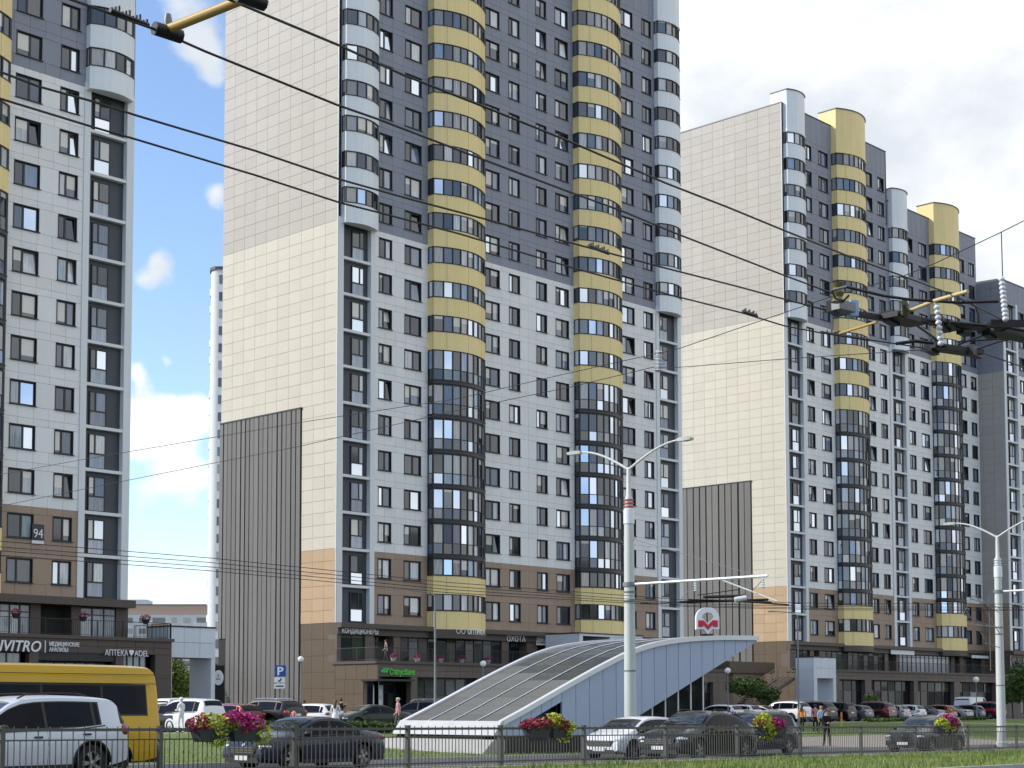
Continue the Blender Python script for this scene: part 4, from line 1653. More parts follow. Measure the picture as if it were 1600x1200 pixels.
def fence_point(px):
    """the fence line under a picture column (it runs straight along s, t = 0)"""
    d = ray(px, 1150)
    # intersect the vertical plane through the fence line
    n = Vector((ET.x, ET.y, 0))
    k = n.dot(Vector((PF.x, PF.y, 0))) / n.dot(d)
    q = d * k
    return st(q.x, q.y)[0]


posts_px = [-290, 3, 250, 460, 637, 782, 912, 1040, 1152, 1250, 1345, 1430, 1512, 1588, 1660]
posts_s = [fence_point(x) for x in posts_px]
fence = thing('railing_fence', 'dark metal railing fence running along the road in the foreground', 'fence', RP(posts_s[0], 0, 0.12), PHI)
fb = fence.location.copy()
FH = 1.02


def fl(s, dz):
    """local fence coordinates"""
    p = RP(s, 0, 0.12)
    return (s - posts_s[0], 0, p.z - fb.z + dz)


pm = MB().box(-.05, .05, -.05, .05, 0, FH + .06).mesh('post', M_FENCE)
cm = MB().box(-.062, .062, -.062, .062, FH + .06, FH + .09).mesh('post_cap', M_FENCE)
for s in posts_s:
    o = put('post', pm, fence, fl(s, 0))
    put('post_cap', cm, o)
bars = []
for s0, s1 in zip(posts_s, posts_s[1:]):
    for z, r in ((FH, .032), (FH - .21, .016), (.13, .016)):
        a, b = Vector(fl(s0, z)), Vector(fl(s1, z))
        q = MB()
        q.add([a + Vector((0, y, k)) for k in (-r, r) for y in (-.02, .02)] + [b + Vector((0, y, k)) for k in (-r, r) for y in (-.02, .02)],
              [(0, 4, 5, 1), (2, 3, 7, 6), (0, 2, 6, 4), (1, 5, 7, 3), (0, 1, 3, 2), (4, 6, 7, 5)])
        q.build('rail', M_FENCE, fence)
    n = int(round((s1 - s0) / 0.14))
    n += n % 2
    for i in range(1, n):
        bars.append((s0 + (s1 - s0) * i / n, i % 2 == 0))
tall = MB().box(-.0085, .0085, -.0085, .0085, .05, FH + .07).mesh('bar', M_FENCE)
short = MB().box(-.0085, .0085, -.0085, .0085, .05, FH - .20).mesh('bar', M_FENCE)
vis = [b for b in bars if b[0] > posts_s[1] - .5]
vis.sort()
rest = MB()
for i, (s, tl) in enumerate(vis):
    if i < 300:
        put('bar', tall if tl else short, fence, fl(s, 0))
    else:
        x, y, z = fl(s, 0)
        rest.box(x - .0085, x + .0085, -.0085, .0085, z + .05, z + (FH + .07 if tl else FH - .2))
for s, tl in bars:
    if s <= posts_s[1] - .5:
        x, y, z = fl(s, 0)
        rest.box(x - .0085, x + .0085, -.0085, .0085, z + .05, z + (FH + .07 if tl else FH - .2))
stuff(rest.build('bar', M_FENCE, fence))

# ------------------------------------------------------------------ tall double-armed poles


def big_pole(px, dep, label, stripes):
    q = at_depth(px, 1150, dep)
    g = h(q.x, q.y)
    r = thing('street_lamp', label, 'street lamp', (q.x, q.y, g), PHI)
    zc = 8.95
    MB().lathe([(.30, 0), (.30, .25), (.235, .3), (.225, 3.0), (.185, zc)], 20).build('shaft', M_POLE, r, 40)
    MB().lathe([(.215, 0), (.215, .55), (.15, .62)], 20, (0, 0, zc - .02)).build('collar', M_TRIM, r, 40)
    for k in range(3):
        MB().lathe([(.20, 0), (.20, .05)], 20, (0, 0, zc + .62 + k * .13)).build('band', mat('red_band', (0.45, 0.07, 0.04), .5) if stripes else M_TRIM, r, 40)
    MB().lathe([(.16, 0), (.15, .40), (.10, .50), (.085, 1.45), (.06, 1.58), (0.03, 1.62)], 16, (0, 0, zc + .58)).build('upper_shaft', M_POLE, r, 40)
    for sg in (-1, 1):
        pts = [(0, 0, zc + 2.10)]
        for k in range(1, 9):
            f = k / 8
            pts.append((0, sg * 2.42 * f, zc + 2.10 + .92 * math.sin(f * math.pi / 2)))
        a = MB().tube(pts, [.055 - .02 * k / 8 for k in range(9)], 8).build('arm', M_POLE, r, 60)
        hd = MB()
        hd.add([(x, y, z) for x, y, z in [(-.10, 0, .05), (.10, 0, .05), (.16, .30, .07), (.15, .62, .03), (-.15, .62, .03), (-.16, .30, .07),
                                          (-.09, 0, -.06), (.09, 0, -.06), (.14, .30, -.08), (.12, .60, -.06), (-.12, .60, -.06), (-.14, .30, -.08)]],
               [(0, 1, 2, 5), (5, 2, 3, 4), (6, 11, 8, 7), (11, 10, 9, 8), (0, 6, 7, 1), (1, 7, 8, 2), (2, 8, 9, 3), (3, 9, 10, 4), (4, 10, 11, 5), (5, 11, 6, 0)])
        hd.v = [(x, sg * y, z) for x, y, z in hd.v]
        fixn(hd.build('lamp_head', M_POLE, r, 50, (0, sg * 2.3, zc + 3.02)))
    # clamp and sign straps
    for z in (5.9, 6.25, 3.2):
        MB().lathe([(.235, 0), (.235, .06)], 16, (0, 0, z)).build('clamp', M_STEEL, r, 40)
    return r, q, g


pole1, P1, G1 = big_pole(985, 62.0, 'pale double-armed street lamp pole in front of the metro side wall', True)
pole2, P2, G2 = big_pole(1565, 84.6, 'pale double-armed street lamp pole beside the far lawn', False)
# trolley brackets reaching over the road
for (pq, gg, nm) in ((P1, G1, 'pale bracket arm holding tram wires from the nearer lamp pole'), (P2, G2, 'pale bracket arm holding tram wires from the farther lamp pole')):
    z = 4.67 - gg if pq is P1 else 6.0 - gg
    r = thing('wire_bracket', nm, 'bracket', (pq.x, pq.y, gg + z), PHI)
    MB().tube([(0, -.2, 0), (0, -6.1, 0.02)], .055, 8).build('arm', M_TRIM, r, 60)
    MB().tube([(0, -.2, 1.75), (0, -5.6, .05)], .012, 5).build('tie_rod', M_STEEL, r)
    MB().lathe([(.26, -.08), (.26, .08)], 14).build('clamp', M_STEEL, r, 40)
    for y in (-3.0, -5.9):
        b = MB()
        for k in range(4):
            b.lathe([(.03, 0), (.07, .04), (.03, .08)], 8, (0, y, -.15 - k * .09))
        b.build('insulator', M_TRIM, r, 40)
        MB().tube([(0, y, -.1), (.1, y + .8, -.75)], .015, 5).build('hanger', M_STEEL, r)
    MB().tube([(0, -4.2, -.05), (.3, -6.3, -.9)], .03, 6).build('strut', M_TRIM, r)


# ------------------------------------------------------------------ globe lamps, thin lamp posts, signs
M_GLOBE = mat('opal_globe', (0.78, 0.78, 0.74), 0.25, var=0.02)
for px, py, dep, lab in ((470, 1030, 95, 'white globe lamp on a thin post beside the board screen'),
                         (755, 1037, 100, 'white globe lamp peeping over the metro roof edge'),
                         (1137, 1048, 120, 'white globe lamp beside the metro overhang'),
                         (1525, 1062, 150, 'white globe lamp above the parked white van')):
    q = at_depth(px, py, dep)
    g = h(q.x, q.y)
    r = thing('globe_lamp', lab, 'lamp', (q.x, q.y, g), group='globe lamps of the forecourt')
    zz = q.z - g
    MB().lathe([(.09, 0), (.09, .4), (.045, .5), (.035, zz - .2), (.08, zz - .19), (.08, zz - .14)], 10).build('post', M_STEEL, r, 40)
    rr = 4.8 / FPX * dep
    MB().lathe([(rr * math.sin(math.pi * k / 10) + .001, -rr * math.cos(math.pi * k / 10)) for k in range(11)], 16, (0, 0, zz)).build('globe', M_GLOBE, r, 180)
for px, py, dep, ax, lab in ((680, 932, 90, -0.95, 'thin grey lamp post with a short arm before the bank shopfront'),
                             (1246, 962, 112, -1.6, 'thin grey lamp post with a long arm before the white block')):
    q = at_depth(px, py, dep)
    g = h(q.x, q.y)
    r = thing('lamp_post', lab, 'lamp post', (q.x, q.y, g), math.atan2(RT.y, RT.x), group='thin lamp posts')
    zz = q.z - g
    MB().lathe([(.10, 0), (.10, .8), (.07, .9), (.045, zz)], 10).build('post', M_STEEL, r, 40)
    MB().tube([(0, 0, zz), (ax * .3, 0, zz + .22), (ax, 0, zz + .3)], [.045, .035, .03], 8).build('arm', M_STEEL, r, 60)
    MB().box(ax - .42, ax, -.09, .09, zz + .25, zz + .33).build('lamp_head', M_STEEL, r)
q = at_depth(438, 1057, 96)
g = h(q.x, q.y)
r = thing('parking_sign', 'blue square parking sign with letter P and two white plates', 'sign', (q.x, q.y, g), math.atan2(RT.y, RT.x))
zz = q.z - g
MB().tube([(0, .05, 0), (0, .05, zz + .7)], .03, 8).build('post', M_STEEL, r, 60)
mbl = mat('sign_blue', (0.01, 0.06, 0.35), 0.35, var=0.03)
MB().box(-.33, .33, -.02, .02, 0, .66).build('plate', mbl, r, None, (0, 0, zz))
lt = lettering('P', .68, M_SIGNW, r, (-.17, -.04, zz + .09), .36, .01, .015)
MB().box(-.36, .28, -.02, .02, -.36, -.04).build('plate', M_SIGNW, r, None, (0, 0, zz))
MB().box(-.36, .28, -.02, .02, -.72, -.42).build('plate', M_SIGNW, r, None, (0, 0, zz))
ik = mat('sign_ink', (0.02, 0.02, 0.03), .5)
MB().prism([(-.16, -.3), (.0, -.3), (.10, -.15), (.02, -.09), (-.02, -.2), (-.16, -.25)], -.03, -.021, 0, 'y').build('pictogram', ik, r, None, (0, 0, zz))
MB().box(-.28, .2, -.03, -.021, -.61, -.53).build('text_line', ik, r, None, (0, 0, zz))
# oval shop board on the dark gate post
q = on_y(341, 1073, 95.0)
g = h(q.x, q.y)
r = thing('oval_sign', 'white oval shop board hanging before the dark passage', 'sign', (q.x, q.y, g), R(-44))
zz = on_y(341, 1059, 95.0).z - g
o = MB().lathe([(.36, -.03), (.38, 0), (.36, .03)], 20).build('board', M_SIGNW, r, None, (0, 0, zz))
o.rotation_euler = (R(90), 0, 0)
o.scale = (1, 1, 1)
o.scale.y = 1.45
MB().box(-.4, .4, .25, .35, 0, zz + .9).build('dark_panel', M_GAP, r)
MB().tube([(0, .3, zz + .75), (0, -.0, zz + .75), (0, 0, zz + .5)], .02, 6).build('hanger', M_FRAME, r)
MB().box(-.16, .16, -.05, -.035, -.12, -.06).build('text_line', ik, r, None, (0, 0, zz))
MB().box(-.07, .07, -.05, -.035, .05, .24).build('emblem', mat('pale_grey_print', (.35, .36, .36), .5), r, None, (0, 0, zz))
q = at_depth(1315, 1139, 112)
g = h(q.x, q.y)
r = thing('marker_post', 'slim orange and yellow marker post on the far lawn edge', 'post', (q.x, q.y, g))
MB().lathe([(.10, 0), (.10, .08), (.07, .1), (.07, .55)], 10).build('base', mat('yellow_plastic', (.6, .42, .03), .5), r, 40)
MB().lathe([(.07, .55), (.065, 1.0), (.03, 1.05)], 10).build('top', mat('orange_plastic', (.6, .16, .02), .5), r, 40)

# ------------------------------------------------------------------ overhead trolley wires (contact wires hang about 5.8 m over the road)
M_WIRE = mat('dark_wire', (0.025, 0.024, 0.023), 0.5, 0.3, var=0.1)
M_IRON = mat('black_iron', (0.018, 0.018, 0.02), 0.45, 0.4, var=0.2)
M_ROD = mat('yellow_glass_fibre', (0.42, 0.27, 0.06), 0.5, var=0.15)
M_ROD2 = mat('faded_yellow_fibre', (0.55, 0.45, 0.20), 0.5, var=0.15)
ZW = 4.30


def wire(label, pts, r, zs=None, name='trolley_wire', ext=None):
    """a wire through picture points at hanging height z (a number, or first and last height)"""
    P = []
    n = len(pts)
    for i, (x, y) in enumerate(pts):
        z = zs if isinstance(zs, (int, float)) else zs[0] + (zs[1] - zs[0]) * i / (n - 1)
        P.append(on_z(x, y, z))
    if ext:
        d = (P[0] - P[1]).normalized()
        P.insert(0, P[0] + d * ext)
    o = MB().tube(P, r, 6).build(name, M_WIRE, None, 60)
    return tag(o, label, 'wire', 'overhead wires')


def wire_d(label, pts, r, d0, d1, name='span_wire'):
    """a wire through picture points between two distances"""
    n = len(pts)
    x0, x1 = pts[0][0], pts[-1][0]
    P = [at_depth(x, y, d0 + (d1 - d0) * (x - x0) / (x1 - x0)) for x, y in pts]
    o = MB().tube(P, r, 5).build(name, M_WIRE, None, 60)
    return tag(o, label, 'wire', 'overhead wires')


wire('topmost thick trolley wire crossing the middle tower', [(362, 1), (530, 71), (630, 117), (757, 167), (890, 221), (1040, 286), (1140, 325), (1225, 360), (1325, 400), (1407, 430), (1487, 460), (1572, 502)], .0085, ZW + .02, ext=6)
wire('second thick trolley wire, running under the yellow rod', [(113, 0), (245, 47), (320, 80), (527, 164), (590, 186), (757, 250), (890, 300), (970, 329), (1062, 367), (1147, 400), (1222, 429), (1300, 458)], .0085, ZW, ext=6)
wire('third trolley wire from the top, crossing the near tower', [(0, 112), (60, 135), (147, 159), (215, 181), (400, 236), (530, 280), (640, 311), (757, 342), (890, 379), (1040, 419), (1150, 447), (1220, 466), (1300, 487)], .0085, ZW - .02, ext=6)
wire('lowest thick trolley wire, sagging under the iron junction', [(0, 154), (147, 199), (210, 217), (400, 274), (532, 317), (592, 332), (720, 366), (890, 417), (1040, 459), (1160, 489), (1225, 509), (1282, 520), (1400, 537), (1450, 545)], .0085, ZW, ext=6)
wire('trolley wire leaving the iron junction downwards to the frame edge', [(1525, 548), (1560, 560), (1600, 574)], .0085, ZW)
wire_d('upper thin span wire rising from the near tower to the white insulator', [(-20, 745), (135, 717), (342, 682), (470, 660), (720, 622), (880, 585), (1028, 552)], .006, 34, 24)
wire_d('lower thin span wire rising from the near tower to the white insulator', [(-20, 795), (142, 762), (342, 722), (470, 697), (720, 640), (890, 605), (1028, 572)], .006, 34, 24)
wire_d('thin span wire from the white insulator up to the yellow column', [(1030, 552), (1060, 545), (1192, 500), (1295, 465), (1410, 432), (1460, 412), (1560, 365), (1600, 345)], .006, 24, 19)
wire_d('thin span wire from the white insulator towards the iron junction', [(1030, 575), (1060, 574), (1225, 561), (1360, 552), (1450, 546)], .005, 24, 17)
for k, (ya, yb, yc, yd) in enumerate(((846, 872, 910, 938), (855, 879, 916, 943), (861, 886, 921, 946), (868, 892, 926, 948))):
    o = wire_d(['uppermost', 'second', 'third', 'lowest'][k] + ' of four thin distant wires crossing the brown storeys', [(-20, ya - 2), (330, yb), (700, yc), (1080, yd), (1300, yd + 5), (1620, yd + 6)], .012, 48, 70, 'tram_wire')
wire_d('thin hanger wire holding the tall ribbed insulator', [(1564.5, 363), (1566.5, 432)], .006, 17.6, 17.61, 'hanger_wire')

# iron junction where the trolley wires cross


def P3(x, y, dz=0.0):
    return on_z(x, y, ZW + dz)


jn = thing('wire_junction', 'black iron trolley wire junction with rods hanging at the right of the sky', 'junction', P3(1420, 500))
J0 = jn.location.copy()


def jbar(name, pts, r, m=M_IRON, n=6):
    return MB().tube([P3(x, y) - J0 for x, y in pts], r, n).build(name, m, jn, 50)


def jbox(name, a, b, w, hh, m=M_IRON):
    """flat iron bar between two picture points"""
    p, q = P3(*a) - J0, P3(*b) - J0
    d = (q - p).normalized()
    s = d.cross(Vector((0, 0, 1))).normalized() * w
    u = Vector((0, 0, hh))
    o = MB().add([p - s - u, p + s - u, p + s + u, p - s + u, q - s - u, q + s - u, q + s + u, q - s + u],
                 [(0, 1, 2, 3), (7, 6, 5, 4), (0, 4, 5, 1), (1, 5, 6, 2), (2, 6, 7, 3), (3, 7, 4, 0)]).build(name, m, jn)
    return fixn(o)


jbox('frog_plate', (1290, 483), (1398, 500), .05, .022)
jbox('frog_plate', (1388, 492), (1436, 505), .12, .03)
jbox('frog_plate', (1430, 500), (1545, 515), .055, .022)
jbox('frog_plate', (1470, 505), (1492, 513), .10, .035)
jbox('frog_plate', (1540, 514), (1625, 532), .11, .035)
jbox('frog_plate', (1452, 541), (1528, 552), .10, .03)
jbox('frog_plate', (1545, 505), (1610, 506), .06, .03)
for (a, b, c, d) in ((1297, 478, 1312, 486), (1385, 494, 1400, 502), (1468, 503, 1480, 512), (1500, 513, 1512, 518), (1540, 516, 1552, 524), (1450, 541, 1462, 548), (1515, 546, 1530, 553)):
    jbox('clamp', (a, b), (c, d), .045, .06)
jbar('runner', [(1300, 454), (1322, 448), (1380, 462), (1420, 468), (1500, 473), (1560, 471)], .016)
jbar('runner', [(1380, 500), (1440, 500), (1575, 512), (1620, 520)], .022)
jbar('runner', [(1432, 508), (1455, 524), (1478, 541)], .016)
jbar('runner', [(1498, 538), (1545, 520), (1580, 512)], .014)
jbar('runner', [(1528, 545), (1560, 534), (1600, 526)], .012)
jbar('runner', [(1495, 534), (1560, 530), (1600, 529)], .010)
jbar('runner', [(1400, 537), (1430, 533), (1458, 536)], .022)
jbar('loop_cable', [(1512, 470), (1524, 478), (1529, 492), (1529, 504)], .012)
jbar('loop_cable', [(1300, 454), (1305, 466), (1318, 470), (1326, 462)], .012)
jbar('fibre_rod', [(1408, 491), (1460, 470), (1512, 455)], .021, M_ROD2, 8)
jbar('fibre_rod', [(1312, 521), (1345, 511), (1370, 503)], .016, M_ROD, 8)
o = MB().lathe([(.05 if k % 2 else .075, .05 * k) for k in range(5)], 10).build('insulator', mat('brown_insulator', (.16, .13, .05), .4), jn, 50, P3(1309, 472) - J0)
jbox('blue_tag', (1326, 482), (1338, 483), .05, .085, mat('pale_blue_plastic', (.28, .45, .68), .4))
jbox('grey_box', (1306, 476), (1330, 482), .06, .05, M_STEEL)
jbar('clamp', [(1413, 472), (1415, 492)], .035, mat('green_brass', (.05, .055, .02), .5))
for (a, b, n) in (((1463, 472), (1470, 536), 9), ((1565, 436), (1571, 498), 10)):
    pa_, pb_ = at_depth(a[0], a[1], 17.6) - J0, at_depth(b[0], b[1], 17.6) - J0
    bb = MB()
    for k in range(n):
        c = pa_ + (pb_ - pa_) * (k / (n - 1))
        bb.lathe([(.014, -.03), (.034, -.012), (.034, .008), (.014, .028)], 10, tuple(c))
    bb.build('ribbed_insulator', M_TRIM, jn, 50)
# snow-fence like contact guards along the wires
for (a, b, lab) in (((1282, 519), (1358, 531), 'dark ribbed wire splice under the yellow band of the stepped tower'), ((919, 384), (951, 396), 'dark ribbed wire splice in front of the second yellow column'),
                    ((1160, 487), (1183, 494), 'small dark wire splice before the cream end wall'), ((172, 16), (232, 40), 'dark ribbed wire splice beside the near tower balconies')):
    p, q = on_z(*a, ZW + .015), on_z(*b, ZW + .015)
    r = thing('wire_splice', lab, 'splice', p)
    MB().tube([(0, 0, 0), tuple(q - p)], .016, 6).build('sleeve', M_IRON, r, 50)
    n = 11
    b_ = MB()
    for k in range(n):
        c = (q - p) * ((k + .5) / n)
        b_.box(c.x - .006, c.x + .006, c.y - .006, c.y + .006, c.z, c.z + .022 + .014 * (k * 7 % 3))
    stuff(b_.build('tooth', M_IRON, r))
# yellow rod with clamps near the top
p, q = on_z(262, 46, ZW + .03), on_z(392, -6, ZW + .03)
r = thing('spacer_rod', 'yellow fibre spacer rod between two trolley wires near the frame top', 'rod', p)
MB().tube([(0, 0, 0), tuple(q - p)], .032, 10).build('rod', M_ROD, r, 60)
for c, k in ((Vector((0, 0, 0)), 0), (q - p, 1)):
    e = (on_z(275, 54, ZW) - on_z(245, 44, ZW)).normalized()
    a, b = c - e * .10, c + e * .10
    MB().tube([tuple(a + Vector((0, 0, -.02))), tuple(b + Vector((0, 0, -.02)))], .045, 8).build('clamp', M_IRON, r, 50)
    MB().lathe([(.02, 0), (.03, .05), (.02, .1)], 8, tuple(c)).build('bolt', M_STEEL, r, 50)
# white insulator pair hanging at the middle tower
c = at_depth(1029, 563, 24)
r = thing('span_insulator', 'white ribbed span insulator beside the corner of the middle tower', 'insulator', c)
for k, dx in ((0, -.02), (1, .03)):
    b = MB()
    for i in range(6):
        b.lathe([(.02, -.02), (.055, 0), (.02, .02)], 10, (dx, 0, .12 - i * .055))
    b.build('shed', M_TRIM, r, 50)
# far wire gear under the pale bracket
jz = P1.copy()
r = thing('wire_junction', 'distant dark trolley wire gear below the pale bracket arm', 'junction', at_depth(1120, 938, 56))
J1 = r.location.copy()
for a, b, rr in (((1062, 941), (1200, 937), .05), ((1075, 937), (1205, 941), .035), ((1100, 933), (1165, 931), .06), ((1160, 940), (1232, 945), .03), ((1090, 930), (1155, 921), .018), ((1000, 943), (1075, 941), .02)):
    MB().tube([at_depth(a[0], a[1], 56) - J1, at_depth(b[0], b[1], 57) - J1], rr, 6).build('runner', M_IRON, r, 50)
MB().tube([at_depth(1148, 937, 55.9) - J1, at_depth(1166, 934, 55.9) - J1], .09, 8).build('insulator', M_TRIM, r, 50)
r = thing('wire_junction', 'pale guy wires and clamps tied to the farther lamp pole', 'junction', at_depth(1540, 950, 84))
J2 = r.location.copy()
for a, b in (((1562, 958), (1520, 930)), ((1520, 930), (1505, 960)), ((1505, 960), (1550, 980)), ((1510, 955), (1540, 1000)), ((1562, 980), (1515, 975)), ((1540, 1005), (1562, 1012)), ((1525, 930), (1562, 990)), ((1515, 935), (1562, 950)), ((1545, 930), (1548, 1048))):
    MB().tube([at_depth(a[0], a[1], 84) - J2, at_depth(b[0], b[1], 84.5) - J2], .022, 5).build('guy_wire', M_STEEL, r, 50)
# ------------------------------------------------------------------ vehicles


def chaikin(pts, it=2):
    for _ in range(it):
        q = [pts[0]]
        for a, b in zip(pts, pts[1:]):
            q.append((a[0] * .75 + b[0] * .25, a[1] * .75 + b[1] * .25))
            q.append((a[0] * .25 + b[0] * .75, a[1] * .25 + b[1] * .75))
        q.append(pts[-1])
        pts = q
    return pts


def interp(pts, x):
    if x <= pts[0][0]:
        return pts[0][1]
    for a, b in zip(pts, pts[1:]):
        if x <= b[0]:
            return a[1] + (b[1] - a[1]) * (x - a[0]) / max(1e-6, b[0] - a[0])
    return pts[-1][1]


# roofline from tail to nose, belt height, marks: rear glass (base, top), windscreen (top, base), pillars, wheel axles and radius
CARS = {
    'sedan': dict(L=4.66, W=1.80, top=[(-2.33, .66), (-2.31, .92), (-2.20, 1.02), (-1.75, 1.07), (-1.50, 1.10), (-.75, 1.41), (-.1, 1.455), (.35, 1.43), (1.15, 1.04), (1.65, .95), (2.10, .82), (2.28, .68), (2.33, .55)],
                  belt=[(-2.4, .90), (-1.2, .93), (.8, .90), (1.2, .86), (2.4, .70)], rg=(-1.52, -.72), ws=(.36, 1.14), pil=[-1.12, -.18, .92], ax=(-1.36, 1.36), rw=.325, sill=.21),
    'hatch': dict(L=4.15, W=1.78, top=[(-2.07, .62), (-2.05, .92), (-1.96, 1.10), (-1.72, 1.38), (-1.40, 1.475), (-.4, 1.51), (.35, 1.46), (1.12, 1.04), (1.58, .95), (1.9, .82), (2.03, .66), (2.07, .52)],
                  belt=[(-2.2, .98), (-1.2, .96), (.8, .91), (1.2, .86), (2.2, .70)], rg=(-1.98, -1.66), ws=(.36, 1.11), pil=[-1.45, -.22, .90], ax=(-1.25, 1.27), rw=.32, sill=.20),
    'suv': dict(L=4.72, W=1.90, top=[(-2.36, .70), (-2.34, 1.08), (-2.24, 1.30), (-1.98, 1.62), (-1.6, 1.70), (-.6, 1.735), (.3, 1.69), (1.12, 1.16), (1.6, 1.08), (2.1, .97), (2.3, .78), (2.36, .58)],
                belt=[(-2.5, 1.12), (-1.2, 1.08), (.8, 1.03), (1.2, .99), (2.5, .82)], rg=(-2.26, -1.94), ws=(.30, 1.11), pil=[-1.55, -.30, .85], ax=(-1.40, 1.42), rw=.365, sill=.27),
    'bigsuv': dict(L=5.0, W=1.96, top=[(-2.50, .80), (-2.48, 1.18), (-2.42, 1.36), (-2.30, 1.60), (-2.22, 1.78), (-1.9, 1.845), (-.6, 1.885), (.4, 1.82), (1.15, 1.28), (1.7, 1.19), (2.3, 1.06), (2.46, .82), (2.5, .6)],
                   belt=[(-2.6, 1.23), (-2.0, 1.22), (-1.2, 1.13), (.8, 1.08), (1.2, 1.06), (2.6, .9)], rg=(-2.44, -2.24), ws=(.40, 1.13), pil=[-1.55, -.32, .85], ax=(-1.45, 1.45), rw=.40, sill=.30, rend=-1.72),
    'coupesuv': dict(L=4.90, W=1.98, top=[(-2.45, .78), (-2.43, 1.10), (-2.25, 1.22), (-1.95, 1.30), (-1.0, 1.62), (-.3, 1.715), (.4, 1.68), (1.18, 1.18), (1.7, 1.10), (2.2, .96), (2.40, .76), (2.45, .58)],
                     belt=[(-2.6, 1.10), (-1.2, 1.10), (.8, 1.05), (1.2, 1.0), (2.6, .82)], rg=(-1.98, -.95), ws=(.42, 1.17), pil=[-1.35, -.25, .9], ax=(-1.45, 1.46), rw=.385, sill=.27),
    'minivan': dict(L=4.45, W=1.78, top=[(-2.22, .66), (-2.20, 1.10), (-2.12, 1.40), (-1.98, 1.66), (-1.6, 1.73), (-.4, 1.75), (.5, 1.68), (1.35, 1.12), (1.75, 1.02), (2.05, .86), (2.18, .68), (2.22, .54)],
                    belt=[(-2.4, 1.03), (.8, .98), (1.4, .92), (2.4, .74)], rg=(-2.15, -1.95), ws=(.52, 1.34), pil=[-1.45, -.25, 1.0], ax=(-1.3, 1.35), rw=.32, sill=.20),
    'van': dict(L=7.3, W=2.02, top=[(-3.65, .60), (-3.63, 1.6), (-3.58, 2.45), (-3.46, 2.60), (-3.2, 2.655), (1.4, 2.665), (1.85, 2.58), (2.75, 1.42), (3.1, 1.28), (3.5, 1.08), (3.62, .80), (3.65, .55)],
                belt=[(-3.8, 1.33), (1.8, 1.33), (2.7, 1.20), (3.8, .95)], rg=(-3.62, -3.48), ws=(1.88, 2.73), pil=[-1.9, -.2, 1.1, 2.55], ax=(-2.3, 2.5), rw=.35, sill=.26, ftop=.64),
    'cargo': dict(L=5.4, W=1.98, top=[(-2.70, .60), (-2.68, 1.6), (-2.62, 2.15), (-2.45, 2.30), (.8, 2.30), (1.15, 2.22), (1.95, 1.38), (2.3, 1.20), (2.6, .98), (2.68, .75), (2.70, .5)],
                  belt=[(-2.8, 1.32), (1.0, 1.28), (1.9, 1.15), (2.8, .9)], rg=(-2.67, -2.60), ws=(1.16, 1.94), pil=[.7, 1.75], ax=(-1.7, 1.7), rw=.34, sill=.26),
}


class CarShape:
    def __init__(s, key):
        d = CARS[key]
        s.key, s.d = key, d
        s.top = chaikin(d['top'], 2)
        s.L, s.W = d['L'], d['W']

    def zt(s, x):
        return interp(s.top, x)

    def zb(s, x):
        return min(interp(s.d['belt'], x), s.zt(x) - .035)

    def w2(s, x):
        e = max(0.0, (abs(x) - (s.L / 2 - .75)) / .75)
        k = .15 if s.key not in ('van', 'cargo') else .05
        return s.W / 2 * (1 - k * e ** 2.4)

    def sill(s, x):
        e = max(0.0, (abs(x) - (s.L / 2 - .5)) / .5)
        return s.d['sill'] + .10 * e

    def roofedge(s, x):
        g = s.zt(x) - s.zb(x)
        k = .27 if s.key not in ('van', 'cargo') else .10
        return s.w2(x) * .95 - k * g - .03, s.zt(x) - min(.07, g * .45)

    def side(s, x, f):
        """point of the cabin side between belt (0) and roof edge (1)"""
        w, zb = s.w2(x) * .955, s.zb(x)
        we, ze = s.roofedge(x)
        return w + (we - w) * f, zb + (ze - zb) * f

    def ring(s, x):
        w, zs, zb = s.w2(x), s.sill(x), s.zb(x)
        hh = zb - zs
        p = [(w * .84, zs), (w * .965, zs + .05), (w * .995, zs + hh * .33), (w, zs + hh * .55), (w * .985, zs + hh * .86), (w * .955, zb)]
        p += [s.side(x, f) for f in (.35, .7, 1.0)]
        we, ze = s.roofedge(x)
        p += [(we * .90, s.zt(x) - min(.035, (s.zt(x) - zb) * .25)), (we * .5, s.zt(x) - .008), (0, s.zt(x))]
        return p


